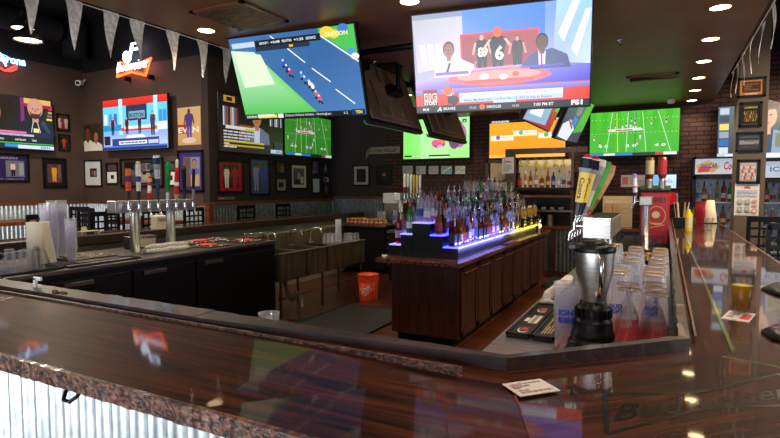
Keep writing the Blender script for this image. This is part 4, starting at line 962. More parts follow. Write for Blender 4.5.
def art_show(a):
    a.rect(0, 0, 1, 1, '48c0e0', '6ad0f0'); a.rect(0, .86, 1, 1, 'd02820', 'e83028'); a.rect(.0, 0, 1, .34, 'c0d0f0', '8aa8e8')
    for x in (.26, .8): a.rect(x, .3, x + .06, 1, 'a8e8f8')
    a.rect(.38, .56, .7, .86, '1a3050'); a.rect(.42, .6, .67, .74, '70a0b8'); a.text('BOSTON', .43, .62, .08, '20406a', width=.22, bold=.03)
    for x in (.02, .1, .18, .88, .94): a.rect(x, .5, x + .05, .72, ['2a60c8', 'e0e0f0', '3a90d0'][int(x * 50) % 3])
    a.rect(0, .38, .3, .5, '2888c0'); a.rect(.3, .36, .85, .43, 'e83838'); a.rect(.35, .4, .8, .46, 'd8e8f8'); a.rect(.86, .35, 1, .5, 'e0f0f8')
    for x, h, c in ((.16, .36, '16244a'), (.39, .34, '1c1c24'), (.59, .34, '242850'), (.79, .46, '24366a')): a.man(x, .3 - (h - .34) * .4, h, c, 'd8a080', '3a2a20')
    a.poly([(.3, .1), (.75, .1), (.65, .28), (.4, .28)], 'e8ecf8'); a.rect(0, 0, 1, .05, '1a2a5a'); a.rect(.15, .08, .88, .22, '303a78'); a.rect(.26, .1, .7, .17, 'e4e8f4'); a.rect(.72, .1, .87, .17, 'c0c8e0'); a.scrib(.28, .11, .68, .16, 1, '3a4470', 2); a.rect(.02, .1, .12, .28, '20202c'); a.rect(.0, .05, 1, .08, '4070d8')
def art_podcast(a):
    a.rect(0, 0, 1, 1, '18141c'); a.rect(0, .3, .42, 1, 'c8c0d8', 'e8e0f0'); a.rect(.62, .86, .98, 1, 'd8a860'); a.rect(.6, .3, .645, 1, '70306a'); a.rect(.645, .84, 1, .9, 'a01c2c')
    a.ell(.36, .62, .2, .4, '16100f'); a.ell(.26, .68, .11, .24, 'a86a50'); a.rect(.15, .3, .35, .45, '16100f')
    for q in (.22, .31): a.ell(q, .72, .018, .014, '1a1010', 8)
    a.ell(.27, .57, .035, .015, '8a2a34', 8)
    a.bust(.78, .3, .72, '14161c', 'c89078', 'c89078', beard='3a241c'); a.line(.72, .32, .75, .55, .012, 'c8c8c8'); a.line(.84, .32, .8, .55, .012, 'c8c8c8'); a.rect(.75, .34, .82, .42, 'e8d890')
    a.poly([(.86, .5), (.94, .3), (.99, .3), (.9, .54)], '2a3a58'); a.ell(.875, .53, .03, .05, '303c50')
    for i in range(4): a.rect(.92 + .01 * i, .6 + .07 * i, .99, .64 + .07 * i, ['e0d020', 'c030a0', '70c030', 'd02050'][i])
    a.rect(0, .24, 1, .34, '1a1c38'); a.rect(0, .3, .66, .34, 'e06aa0'); a.rect(0, .25, .75, .29, 'b8b4d0'); a.text('Tom Brady reports say he', .02, .256, .024, '20203a', width=.6); a.rect(0, .13, 1, .23, '14141c')
    for i, w in enumerate(('3:30', 'HOU', 'DETROIT', 'TEN')): a.text(w, .12 + i * .2, .16, .035, 'e0e0e0', bold=.02)
    a.rect(0, .1, 1, .12, '28c040'); a.rect(0, 0, 1, .09, '0a2030'); a.rect(.4, .03, .55, .09, '3a80d0'); a.rect(.55, .01, 1, .08, 'c8dce8'); a.text('ESPN', .83, .02, .045, '2a6090', width=.12, bold=.02)
def art_desk(a):
    a.rect(0, 0, 1, 1, '201610'); a.rect(.0, .62, .3, .98, '1a1410')
    for i in range(9): a.rect(.05 + i * .026, .45, .07 + i * .026, .78, ['d8dce8', '6a7a98', 'b04030', '2a3048', 'c8a870'][i % 5])
    for i in range(8): a.rect(.77 + i * .026, .55, .79 + i * .026, .9, ['d8dce8', '5a6a88', '302820', 'b0b8c8'][i % 4])
    a.rect(.06, .86, .22, .97, 'c8953a'); a.rect(.1, .88, .18, .95, '2a1a10'); a.rect(.28, .3, .5, .5, '8a5020'); a.bust(.55, .18, .72, '6a7088', 'b87858', '4a3a30', under='c8d4e8'); a.line(.55, .2, .555, .42, .02, 'd8d8e8')
    a.rect(.08, .4, .52, .46, 'e8e4dc'); a.rect(.36, .4, .52, .44, 'd8d020'); a.scrib(.05, .06, .5, .38, 6, 'd8d8e0', 5); a.rect(.06, .17, .66, .2, 'c8c828'); a.rect(.06, .1, .66, .13, 'c8a830'); a.rect(.0, .0, 1, .07, '14161e'); a.rect(.77, .03, .97, .1, 'c8d8f0'); a.text('ESPN', .86, .04, .045, '30508a', width=.09, bold=.02); a.rect(.83, .1, .98, .25, '28303c')
def art_interview(a):
    a.rect(0, 0, 1, 1, '30343c', '60707a')
    for i in range(6):
        a.rect(.02, .1 + i * .15, .14, .22 + i * .15, ['c8d4e0', '2a6ab0', '90a0b0', 'e8d070', '3a4a60', 'b8c8d8'][i])
    a.bust(.6, .1, 1.0, '8aa0b8', 'd8a88c', '6a5a4a', under='2a4868'); a.ell(.6, .99, .17, .07, '4a2a24'); a.rect(.45, .9, .75, .96, '5a3430'); a.rect(.72, .2, .86, .46, '7a8060')
    a.rect(0, 0, 1, .1, 'b8c0c8'); a.rect(.1, .02, .9, .08, 'e8ecf0')
def art_photo(a):
    a.rect(0, 0, 1, 1, 'a02028'); a.poly([(.0, .0), (.75, .05), (.7, .5), (.1, .45)], '8aa8c8'); a.poly([(.1, .1), (.5, .12), (.45, .35), (.15, .3)], 'e8ecf0'); a.poly([(.1, .55), (.8, .5), (.8, .9), (.05, .9)], '5a6068'); a.ell(.45, .7, .12, .15, '8a9098'); a.rect(.85, .3, 1, 1, '60a040')
def art_photo2(a):
    a.rect(0, 0, 1, 1, '3a4048', '58606a'); a.poly([(.05, .05), (.5, .0), (.6, .3), (.3, .5), (.05, .35)], 'd8dce4'); a.poly([(.35, .4), (.6, .35), (.6, .55), (.4, .6)], '4a7ac0'); a.poly([(.6, .2), (1, .3), (1, 1), (.75, 1)], '50a830'); a.ell(.5, .75, .12, .14, '787c80'); a.line(.2, .5, .5, .3, .03, 'b03040')

def wall_tv(label, plane, val, x0, y0, x1, y1, art, dim=False, w=None):
    """television on a wall; corners given where they read on the wall in the photo"""
    f = ony if plane == 'y' else onx; val0 = val; val = val - .125 if plane == 'y' else val + .125
    ml, mr = f(x0, (y0 + y1) / 2, val), f(x1, (y0 + y1) / 2, val); cx = (x0 + x1) / 2
    tp, bt = f(cx, y0, val), f(cx, y1, val)
    hz = (ml + mr) / 2; W = (mr - ml).length if w is None else w; H = tp.z - bt.z
    n = Vector((0, -1, 0)) if plane == 'y' else Vector((1, 0, 0)); r = Vector((1, 0, 0)) if plane == 'y' else Vector((0, 1, 0))
    C = Vector((hz.x, hz.y, (tp.z + bt.z) / 2))
    return tv(label, C, r, (0, 0, 1), W, H, art, dim)
# ceiling-hung cluster
sn, cs = math.sin(R_(19.8)), math.cos(R_(19.8))
def closer(c, k=.95): return (c[0] * k, c[1] * k, EYE + (c[2] - EYE) * k)
T1 = tv('large hanging television showing a cycling race on a blue road', closer((-3.2066, 4.1433, 2.695)), (.999, .0344, -.02375), (.034, -.3387, .9403), 1.46 * .95, .83 * .95, art_cycle)
T2 = tv('large hanging television showing sports studio talk with a BIG STORY caption', closer((-1.2586, 4.3257, 2.6733)), (.99, .1423, -.0025), (.0359, -.2331, .9718), 1.46 * .95, .84 * .95, art_studio)
def hung(label, b0, b1, zb, h, tilt, face, art=None):
    """screen whose lower edge runs b0->b1 (plan), facing 'face' and tilted down"""
    b0, b1 = Vector((*b0, zb)), Vector((*b1, zb)); f = Vector(face).normalized(); u = Vector((0, 0, math.cos(tilt))) + f * math.sin(tilt)
    r = (b1 - b0).normalized()
    if r.cross(u).dot(f) < 0: r = -r
    C = (b0 + b1) / 2 + u * h / 2
    return tv(label, C, r, u, (b1 - b0).length, h, art)
T3 = hung('back of a hanging television, nearer of the pair seen from behind', (-2.78, 4.78), (-2.78, 6.13), 2.28, .8, R_(22), (-1, 0, 0), art_field)
T4 = hung('back of a hanging television, farther of the pair seen from behind', (-2.78, 6.42), (-2.78, 7.8), 2.28, .8, R_(22), (-1, 0, 0), art_field)
T5 = hung('hanging television seen edgewise with dark red picture, under the studio television', (-1.27, 5.22), (-1.27, 6.57), 2.28, .8, R_(24), (1, 0, 0), art_photo)
T6 = hung('hanging television seen edgewise with grey and white picture, right of the red one', (-1.31, 7.14), (-1.17, 8.1), 2.25, .6, R_(24), (1, -.15, 0), art_photo2)
# mounts
def mount(t, C, n, top=SZ):
    C = Vector(C)
    B = C - Vector(n) * .09
    m = MB(); m.box(B.x - .1, B.y - .1, top - .02, B.x + .1, B.y + .1, top); m.build('ceiling_plate', 'blackmetal', t)
    pz = C.z + .1
    m = MB(); q = B - Vector(n) * .1; m.cyl((q.x, q.y, pz), (q.x, q.y, top - .01), .028); m.build('pole', 'blackmetal', t)
    m = MB(); m.obox(B - Vector(n) * .03 + Vector((0, 0, .02)), Vector(n), Vector(n).cross(Vector((0, 0, 1))).normalized(), Vector(n).cross(Vector(n).cross(Vector((0, 0, 1))).normalized()), .06, .14, .05); m.build('bracket', 'blackmetal', t)
for T in (T1, T2, T3, T4, T5, T6): mount(T[0], T[1], T[4])
m = MB(); m.cyl((-3.25, 4.12, SZ - .06), (-3.25, 4.12, SZ), .03); m.build('ceiling_stub', 'blackmetal', T1[0])
# overhead truss joining the mounts, with pipes and cable bundles
t = thing('mounting_frame', (-2.2, 5, 2.95), 'black overhead pipe frame carrying the hanging televisions', 'frame')
for p, q in (((-3.0, 4.35, 2.95), (-3.0, 8.2, 2.95)), ((-1.5, 4.5, 2.95), (-1.5, 8.2, 2.95)), ((-3.6, 4.5, 2.93), (-.9, 4.5, 2.93)), ((-3.3, 6.2, 2.93), (-1.1, 6.2, 2.93)), ((-3.3, 8.1, 2.93), (-1.1, 8.1, 2.93))):
    m = MB(); m.cyl(p, q, .03); m.build('pipe', 'blackmetal', t)
for x, y in ((-3.5, 4.5), (-1.0, 4.5), (-2.25, 6.2), (-3.0, 8.1), (-1.5, 8.1)):
    m = MB(); m.cyl((x, y, 2.93), (x, y, SZ), .02); m.cyl((x, y, SZ - .02), (x, y, SZ), .05); m.build('hanger', 'blackmetal', t)
m = MB(); 
for i in range(3): m.tube([(-2.9 + .1 * i + .09 * math.cos(q), 4.2 + .05 * i, 2.9 + .05 * math.sin(q * 1.3)) for q in [j * .7 for j in range(10)]], .012, 6)
tag(m.build('cable_bundle', 'towel', loc=(-2.9, 4.2, 2.95)), 'pale coiled cable bundle above the cycling television', 'cable')
m = MB(); m.box(-3.1, 4.6, 2.83, -2.75, 4.8, 2.9); tag(m.build('media_box', 'blackm', loc=(-2.9, 4.7, 2.85)), 'black media box strapped to the overhead frame', 'box')
# wall televisions
wall_tv('wide wall television on the far left wall showing two podcast hosts', 'x', XL, -34, 95, 53, 149, art_podcast)
wall_tv('wall television showing a blue and red studio show with four people', 'y', Y2, 103, 96.5, 168, 150, art_show)
wall_tv('side wall television showing a man at a desk with bookshelves', 'x', X3, 219, 98, 283, 154, art_desk, True)
wall_tv('side wall television showing a football field, next to the desk show', 'x', X3, 284.5, 115, 331, 157, lambda a: art_field(a, 5, '2a8418', '3a9a28'), True)
wall_tv('brick wall television showing green blur and a purple flower', 'y', YB, 403, 118, 470, 159, art_flower)
wall_tv('brick wall television with an orange sports graphic above the bottle hutch', 'y', YB, 489, 118, 566, 158, art_orange)
wall_tv('brick wall television showing a bright green football field', 'y', YB, 589.5, 110, 680, 156, art_field)
wall_tv('television behind the right pillar showing a man in a cap', 'y', YB, 717, 104, 800, 159, art_interview)

# ================================================================== FRAMES AND SIGNS ON THE WALLS
def picture(label, plane, val, x0, y0, x1, y1, draw, border=.035, frame='black', name='framed_picture', cat='picture', group=None, matte=None, depth=.025, oval=False):
    f = ony if plane == 'y' else onx; n = Vector((0, -1, 0)) if plane == 'y' else Vector((1, 0, 0)); r = Vector((1, 0, 0)) if plane == 'y' else Vector((0, 1, 0))
    ym = (y0 + y1) / 2; a_, b_ = f(x0, ym, val), f(x1, ym, val); cx = (x0 + x1) / 2; tp, bt = f(cx, y0, val).z, f(cx, y1, val).z
    W, H = abs((b_ - a_).dot(r)), tp - bt; C = (a_ + b_) / 2; C = Vector((C.x, C.y, (tp + bt) / 2)) + n * .002
    t = thing(name, C, label, cat, group); U = Vector((0, 0, 1))
    if border > 0:
        m = MB()
        if oval:
            for i in range(28):
                q = 2 * math.pi * i / 28; q2 = 2 * math.pi * (i + 1) / 28
                P_ = [C + r * (math.cos(g) * (W / 2 - e)) + U * (math.sin(g) * (H / 2 - e)) + n * d for g, e, d in ((q, 0, 0), (q2, 0, 0), (q2, 0, depth), (q, 0, depth), (q, border, depth), (q2, border, depth))]
                m.add(P_, [(0, 1, 2, 3), (3, 2, 5, 4)])
        else:
            for cxx, czz, hx, hz in ((0, H / 2 - border / 2, W / 2, border / 2), (0, -H / 2 + border / 2, W / 2, border / 2), (-W / 2 + border / 2, 0, border / 2, H / 2), (W / 2 - border / 2, 0, border / 2, H / 2)):
                m.obox(C + r * cxx + U * czz + n * depth / 2, r, U, n, hx, hz, depth / 2)
        m.build('frame', frame, t, bevel=0 if oval else .003)
    b = border * .8
    A = Art(C - r * (W / 2 - b) - U * (H / 2 - b) + n * (.006 if border else .003), r, U, W - 2 * b, H - 2 * b, .0003)
    if oval: A.ell(.5, .5, .5, .5, '1a1614', 28)
    if matte: A.rect(0, 0, 1, 1, matte)
    draw(A); A.done('print', 'print', t)
    return t
def players(n, cols, bg, inset=(.15, .12), skin='7a4a34', bg2=None):
    def f(a):
        x0, y0 = inset; a.rect(x0, y0, 1 - x0, 1 - y0, bg, bg2 or bg)
        for i in range(n):
            x = x0 + (i + .5) * (1 - 2 * x0) / n; a.man(x, y0 + .02, (1 - 2 * y0) * .92, cols[i % len(cols)], skin, '1a1210', cols[i % len(cols)])
    return f
def team(bg, cols, inset=(.12, .14), title=None, tc='e8c040', rows=3, per=6):
    def f(a):
        x0, y0 = inset; a.rect(x0, y0, 1 - x0, 1 - y0, bg)
        for j in range(rows):
            for i in range(per):
                x = x0 + .06 + (i + .5 * (j % 2)) * (.88 - 2 * x0) / per; y = y0 + .08 + (rows - 1 - j) * .17
                a.rect(x, y, x + .07, y + .13, cols[(i + j) % len(cols)]); a.ell(x + .035, y + .16, .022, .035, '9a6a50', 8)
        if title: a.text(title, x0 + .06, 1 - y0 - .14, .09, tc, width=.88 - 2 * x0, bold=.02)
    return f
def collage(bg, cols, n=8, seed=1, m=.1):
    def f(a):
        r = random.Random(seed); a.rect(m, m, 1 - m, 1 - m, bg)
        for i in range(n):
            x, y = r.uniform(m, .8 - m), r.uniform(m, .7 - m); a.rect(x, y, x + r.uniform(.08, .2), y + r.uniform(.12, .3), cols[i % len(cols)])
    return f
def jersey(a):
    a.rect(0, 0, 1, 1, '2a1c50'); a.text('PARKERS', .28, .84, .09, 'b8a8d0', width=.5, bold=.01); a.rect(.04, .12, .33, .8, '9a8a9a'); a.bust(.18, .14, .6, '4a3a6a', '8a5a44', '14100f'); a.rect(.5, .14, .92, .78, '6a6a78'); a.man(.66, .16, .58, 'd8b0b8', '8a5a44', '1a1210'); a.rect(.8, .2, .9, .7, '8a98a0'); a.text('LAKER GREATS', .1, .02, .06, '9a8ac0', width=.8)
# left wall
picture('purple sports memorabilia frame low on the far left wall', 'x', XL, -20, 153, 29, 182, jersey)
picture('small dark framed group photo right of the podcast television', 'x', XL, 56, 114, 69, 131, players(3, ['c8b0a8', '7a3030'], '3a2c28', (.1, .1)), .02)
picture('small dark framed player photo below the group photo, left wall', 'x', XL, 58, 134.5, 69.5, 151, players(1, ['c03828'], '1c1614', (.12, .1)), .02)
picture('black framed player in yellow, left wall near the corner', 'x', XL, 42.5, 158, 66, 188, lambda a: (a.rect(0, 0, 1, 1, '1a1614'), a.rect(.15, .15, .82, .82, '5a3a4a'), a.man(.48, .18, .6, 'e0a020', '6a4030', '14100f', 'e0a020'), a.rect(.66, .3, .8, .8, '6a5a60')), .03)
# left back wall
picture('unframed poster of two players in white vests', 'y', Y2, 82.5, 124, 102, 151, lambda a: (a.rect(0, 0, 1, 1, '2a3a30', '3a2a24'), a.bust(.3, 0, .95, 'e4dcd4', '6a3e2c', '100c0a'), a.bust(.72, 0, .75, 'e8e0d8', 'a86a4a', '1c1410')), 0, name='poster', cat='poster')
picture('tan basketball court poster with a player in purple', 'y', Y2, 178, 107, 201, 145, lambda a: (a.rect(0, 0, 1, 1, 'c8a070', 'd8b484'), a.rect(0, .3, .5, .55, 'b03038'), a.text('EVEN', .02, .33, .15, 'f0e8dc', width=.9, bold=.04), a.man(.5, .15, .8, '4a3a90', '6a3e28', '1a100c', '5a48a0'), a.ell(.5, .12, .3, .08, 'd8c8b8')), 0, name='poster', cat='poster')
picture('white-matted black frame with small dark photo, near the corner', 'y', Y2, 85, 160, 102.5, 186.5, lambda a: (a.rect(.3, .35, .72, .7, '1c1618'), a.rect(.4, .42, .5, .62, '8a5a50'), a.rect(.55, .4, .64, .6, 'b0a0a0')), .025, matte='d4d4d8')
def dbl(a): a.rect(0, .62, 1, 1, '2a2428'); a.rect(.1, .66, .9, .95, '54404a'); a.rect(.02, .02, .98, .58, 'dcdcdc'); a.rect(.35, .22, .65, .42, '2a2020')
picture('narrow double frame, dark photo over white card, left of the taps', 'y', Y2, 107, 163, 118.5, 184, dbl, .018)
picture('narrow double frame, dark photo over white card, behind the green tap', 'y', Y2, 166, 161.5, 177, 186, dbl, .018)
picture('wide black frame with dark team collage behind the left taps', 'y', Y2, 121, 158, 164, 187, collage('14171a', ['5a5058', '8a8078', '3a4450', 'a89888'], 16, 3, .08), .03)
picture('purple-matted black frame with a player portrait, end of left back wall', 'y', Y2, 178.5, 150, 204, 192, lambda a: (a.rect(0, 0, 1, 1, '3a3070'), a.rect(.2, .1, .9, .86, '7a88a0'), a.rect(.22, .1, .5, .85, '6a4a50'), a.bust(.66, .42, .4, '5a68b0', 'b07a58', '201410'), a.rect(.5, .12, .85, .4, 'c0a080')), .035)
# side wall
picture('black frame with red mat and two players, side wall', 'x', X3, 217, 160, 243, 193, lambda a: (a.rect(0, 0, 1, 1, 'a01828'), players(2, ['e0d8cc', 'b02030'], '3a2c20', (.16, .1))(a)), .035)
picture('black frame with blue mat and player action photo, side wall', 'x', X3, 249, 158.5, 269, 195, lambda a: (a.rect(0, 0, 1, 1, '3a5490'), players(2, ['8090c0', '3858a8'], '403830', (.14, .06), bg2='6a6058')(a)), .03)
picture('small black frame with red-brown photo, upper, side wall', 'x', X3, 275, 161, 285.5, 175, collage('4a2c24', ['8a4a3a', '2a1c1c', 'a87a60'], 6, 5, .1), .02)
picture('small black frame with grey mat and dark photo, lower, side wall', 'x', X3, 275.5, 178, 286, 191.5, lambda a: (a.rect(.25, .3, .75, .7, '2a1418')), .018, matte='8a8884')
picture('black frame with cream mat and black and white portrait, side wall', 'x', X3, 290, 164, 306.5, 189, lambda a: (a.rect(.15, .14, .85, .86, '5a5c58'), a.bust(.5, .16, .6, '2a2a2a', 'b8b0a4', '1a1a1a'), a.rect(.6, .2, .8, .5, 'c8c0b0')), .028, matte='d0c4a8')
picture('narrow dark frame with gold and blue photo, side wall', 'x', X3, 311, 160, 318.5, 175, collage('5a4870', ['c89850', '8a4a30', '4050a0'], 6, 7, .05), .016)
picture('narrow bright pale-blue framed print, side wall', 'x', X3, 311.5, 178, 319.5, 193, collage('b8cce8', ['e0ecf8', '8aa8d8', 'c8d8f0'], 6, 8, .02), .014)
picture('narrow dark frame with black and white photo, right end of side wall', 'x', X3, 322, 161.5, 328.5, 175.5, collage('2a2c30', ['8a8a90', '5a5a60', 'b0b0b0'], 6, 9, .05), .016)
picture('tiny pale square frame, right end of side wall', 'x', X3, 322.5, 176.5, 328.5, 182.5, lambda a: a.rect(.25, .2, .7, .7, '2a2424'), .01, matte='a8a49c')
picture('oval black frame with gilt ring, right end of side wall', 'x', X3, 322, 183.5, 329, 195, lambda a: (a.ell(.5, .5, .42, .44, '8a7a58'), a.ell(.5, .5, .36, .38, '201a18'), a.ell(.5, .5, .18, .24, '6a6a68')), .012, oval=True, name='oval_picture')
picture('small grey plaque below the red-matted frame', 'x', X3, 218, 197, 234.5, 199.6, lambda a: (a.rect(0, 0, 1, 1, '6a5e56'), a.scrib(.05, .2, .95, .8, 1, 'a89a8a', 3)), 0, name='plaque', cat='plaque')
# back wall
picture('white-matted framed dark photo on the alcove wall', 'y', YB, 353, 165, 370, 186, lambda a: a.rect(.2, .15, .8, .85, '2a2626'), .03, matte='a8a29a')
picture('black framed dark picture with a small bright crest, alcove wall', 'y', YB, 376.5, 165.5, 392, 184.5, lambda a: (a.rect(0, 0, 1, 1, '120e0e'), a.rect(.3, .3, .7, .7, '3a1c18'), a.rect(.4, .45, .6, .6, 'b05a30')), .02)
def uv(a):
    a.rect(.12, .45, 1, 1, '8a8274'); a.text('UTAH VALLEY', .2, .58, .28, '1c1814', width=.72, bold=.03); a.poly([(0, .0), (.12, .5), (.2, 1), (.12, 1), (0, .6)], '6a6458')
picture('grey felt banner reading UTAH VALLEY on the alcove wall', 'y', YB, 366, 147, 400, 159, uv, 0, name='banner', cat='banner')
for i, (x0, x1, c) in enumerate(((402, 414, 'b0aaa4'), (415.5, 427, 'a8a2a0'), (428, 439.5, 'a09c9a'), (440.5, 453, '7a9a98'), (454.5, 466.5, 'b8b4a4'))):
    def dr(a, c=c, i=i): a.rect(0, 0, 1, 1, c); a.line(.1, .2, .9, .85, .02, 'e0e4e0') if i > 2 else None; a.scrib(.12, .2, .88, .8, 4, [max(0, v - 40) for v in hexrgb(c)], i)
    picture(f"small pale framed certificate on the brick wall, {ordn(i)} from the left", 'y', YB, x0, 165, x1, 175, dr, .018, group='row of five small certificates on the brick wall', name='framed_certificate', cat='certificate')
# pillar frames
PV = 8.0
picture('orange framed team photo, topmost on the right pillar', 'y', PV, 737, 77.5, 766, 97.5, lambda a: (a.rect(0, 0, 1, 1, 'c87838'), a.rect(.12, .2, .88, .85, '4a3028'), a.scrib(.2, .3, .8, .75, 4, '9a6a50', 2), a.text('CHAMPIONS', .25, .04, .11, 'e8e0d0', width=.5, bold=.02)), .03)
picture('black framed gold and black team picture, second on the pillar', 'y', PV, 739, 102, 762, 127, team('14120f', ['b89030', '8a6a28', '5a4a30'], (.08, .08), 'CHAMPIONS', 'd8c040'), .03)
picture('black framed wide grey group picture, third on the pillar', 'y', PV, 735.5, 132, 763, 152, lambda a: (a.rect(0, 0, 1, 1, '2c3034'), a.rect(.08, .35, .92, .62, '6a6a6a'), a.scrib(.1, .36, .9, .6, 3, 'b0a8a4', 7), a.scrib(.1, .1, .9, .3, 2, '5a4a48', 8), a.rect(.1, .72, .9, .86, '485058')), .025)
picture('black framed red and white team photo, fourth on the pillar', 'y', PV, 736.5, 159.4, 760, 184, team('b8a8a0', ['d8d0cc', 'a83038', 'c8c0bc'], (.05, .05), None, rows=4, per=7), .03)
def flyer(a):
    a.rect(0, 0, 1, 1, 'd8d4cc'); a.rect(.06, .88, .94, .95, 'b8b4c0'); a.text('LUNCH SPECIALS', .28, .93, .03, '2a3a80', width=.45); a.rect(.1, .84, .9, .9, 'e0c8a0'); a.poly([(.35, .84), (.65, .84), (.58, .92), (.42, .92)], 'b04a50'); a.scrib(.08, .68, .92, .8, 3, '90a0c8', 4); a.scrib(.08, .58, .92, .66, 2, '6a88b8', 5)
    for x in (.12, .42):
        for y in (.1, .34): a.rect(x, y + .02, x + .2, y + .16, '8a8888'); a.rect(x + .03, y + .06, x + .17, y + .14, 'b8b4b0'); a.rect(x, y - .02, x + .2, y, '3a3a3a')
    a.ell(.82, .15, .12, .08, 'c87068'); a.ell(.82, .15, .08, .05, 'e0c0b0'); a.rect(.72, .42, .92, .5, 'd09080'); a.rect(.72, .3, .92, .36, 'd09888')
picture('white printed flyer taped below the frames on the pillar', 'y', PV, 734.4, 183.5, 759, 215.5, flyer, 0, name='flyer', cat='flyer')

# ================================================================== NEON SIGNS
def neon_sign(name, label, org, right, up, w, h, draw, n):
    t = thing(name, Vector(org), label, 'neon sign')
    A = Art(org, right, up, w, h, .002); draw(A, t); return t
def ntube(t, pts, r, col, name='neon_tube'):
    m = MB(); m.tube(pts, r, 6); m.c = [L(col)] * len(m.f); return m.build(name, 'neon', t)
pY = Y2 - .12
def W2(px, py): return ony(px, py, pY)
t = thing('neon_sign', W2(132, 68), 'red and white neon Budweiser bow tie sign with a white music note', 'neon sign')
ntube(t, [W2(*q) for q in ((117, 77), (120.5, 62), (132, 66.5), (151, 58), (145.5, 75.5), (131, 72), (117, 77))], .016, 'ff4a12')
ntube(t, [W2(*q) for q in ((119, 75), (122, 64.5), (132, 68.5), (148, 60.5), (144, 73.5), (131, 70), (119, 75))], .008, 'ff2a08')
a = Art(W2(117.5, 73.5) + Vector((0, -.03, 0)), (W2(150, 67) - W2(117.5, 73)), (0, 0, 1), 1, 1)
vs, fs, x0, x1 = glyphs('Budweiser', 0, .3); sc = (W2(150, 67) - W2(117.5, 73)).length / (x1 - x0)
m = MB(); rr = (W2(150, 67) - W2(117.5, 73)).normalized(); m.add([W2(117.5, 73) + rr * (v[0] * sc) + Vector((0, -.03, v[1] * sc * 1.2)) for v in vs], fs, 0, L('f0f2ff')); m.build('lettering', 'neon', t)
ntube(t, [W2(*q) for q in ((129.5, 60), (132, 44), (140.5, 42), (139.5, 48), (132, 49.5))], .022, 'd8e4ff')
m = MB(); c0 = W2(126.8, 57); m.lathe((c0.x, c0.y, c0.z), [(.001, -.02), (.085, -.02), (.085, .02), (.001, .02)], 16, axis=(0, -1, 0)); m.v = [(v[0], v[1], c0.z + (v[2] - c0.z) * 1.15) for v in m.v]; m.c = [L('dce8ff')] * len(m.f); m.build('note_head', 'neon', t)
for q in ((124, 78), (147, 76)): m = MB(); p = W2(*q); m.box(p.x - .03, p.y + .02, p.z - .04, p.x + .03, Y2 - .001, p.z + .03); m.build('bracket', 'blackm', t)
def WX(px, py): return onx(px, py, XL + .1)
t = thing('neon_sign', WX(12, 60), 'blue and red neon Corona sign high on the far left wall', 'neon sign')
m = MB(); vs, fs, x0, x1 = glyphs('Corona', .03, .15); sc = (WX(25, 63) - WX(-8, 57)).length / (x1 - x0)
o = WX(-8, 59.5); m.add([o + Vector((.0, v[0] * sc, v[1] * sc * 1.1)) for v in vs], fs, 0, L('7ab8ff')); m.build('lettering', 'neon', t)
o = WX(-8, 59.5) + Vector((-.03, 0, 0))
ntube(t, [WX(*q) for q in ((-6, 66), (0, 68), (6, 71), (11, 68), (17, 65), (16, 69), (11, 71), (6, 70))], .014, 'ff2820')
ntube(t, [WX(*q) for q in ((-8, 52), (-3, 50), (2, 56), (6, 66))], .014, 'fff0e8')
ntube(t, [WX(*q) for q in ((-9, 56), (-4, 53), (4, 55), (8, 57))], .01, '3a80ff')

# security camera
t = thing('security_camera', (XL + .15, Y2 - .1, 3.4), 'small white security camera in the left corner', 'camera'); p = W2(81, 82.5)
t.location = (p.x, p.y, p.z)
m = MB(); m.cyl((p.x - .04, p.y + .1, p.z + .06), (p.x - .02, p.y + .02, p.z), .02); m.cyl((p.x - .02, p.y + .02, p.z), (p.x + .06, p.y - .1, p.z - .03), .05); m.build('camera_body', 'white', t)
m = MB(); m.cyl((p.x + .06, p.y - .1, p.z - .03), (p.x + .066, p.y - .108, p.z - .032), .035); m.build('lens', 'black', t)

# ================================================================== LIGHTS ON THE CEILING
def can(x, y, i, label, group, power=16):
    power *= 2.0
    t = thing('recessed_light', (x, y, SZ), label, 'ceiling light', group)
    m = MB(); m.lathe((x, y, SZ - .008), [(.072, .0), (.086, .002), (.088, .008)], 24, cap=False); m.build('trim_ring', 'soffit', t)
    m = MB(); m.lathe((x, y, SZ - .006), [(.0005, 0), (.073, 0)], 24, cap=False); m.build('lens', 'lamp', t)
    l = bpy.data.lights.new('can_lamp', 'SPOT'); l.energy = power; l.spot_size = R_(125); l.spot_blend = .6; l.shadow_soft_size = .05; l.color = (1, .82, .6)
    o = bpy.data.objects.new('can_lamp', l); COL.objects.link(o); o.location = (x, y, SZ - .03); o.visible_camera = True
for i in range(6): can(.34, 4.93 + i * 1.0, i, f"recessed ceiling light in the right row, {ordn(i)} from the camera", 'right row of recessed lights', 30 if i < 5 else 12)
for i, y in enumerate((.9, 1.93, 2.96, 3.98)): can(.34, y, i, f"recessed light above the right bar near the camera, {ordn(i)}, outside the frame's top", 'right row of recessed lights', 26)
for i, (x, y, lb) in enumerate(((-3.7, 3.5, 'recessed ceiling light left of the cycling television'), (-3.55, 7.33, 'recessed ceiling light seen between hanging television backs'), (-1.76, 3.68, 'recessed ceiling light above the studio television'), (-3.7, 5.4, 'recessed ceiling light hidden above the cycling television'), (-3.7, 9.3, 'recessed ceiling light over the jar counter'), (-1.76, 9.3, 'recessed ceiling light over the bottle hutch'), (-3.7, 1.2, 'recessed ceiling light over the near left bar'), (-1.76, 1.2, 'recessed ceiling light over the near bar middle'))): can(x, y, i, lb, 'recessed lights over the bar', [18, 22, 16, 22, 22, 34, 12, 12][i])
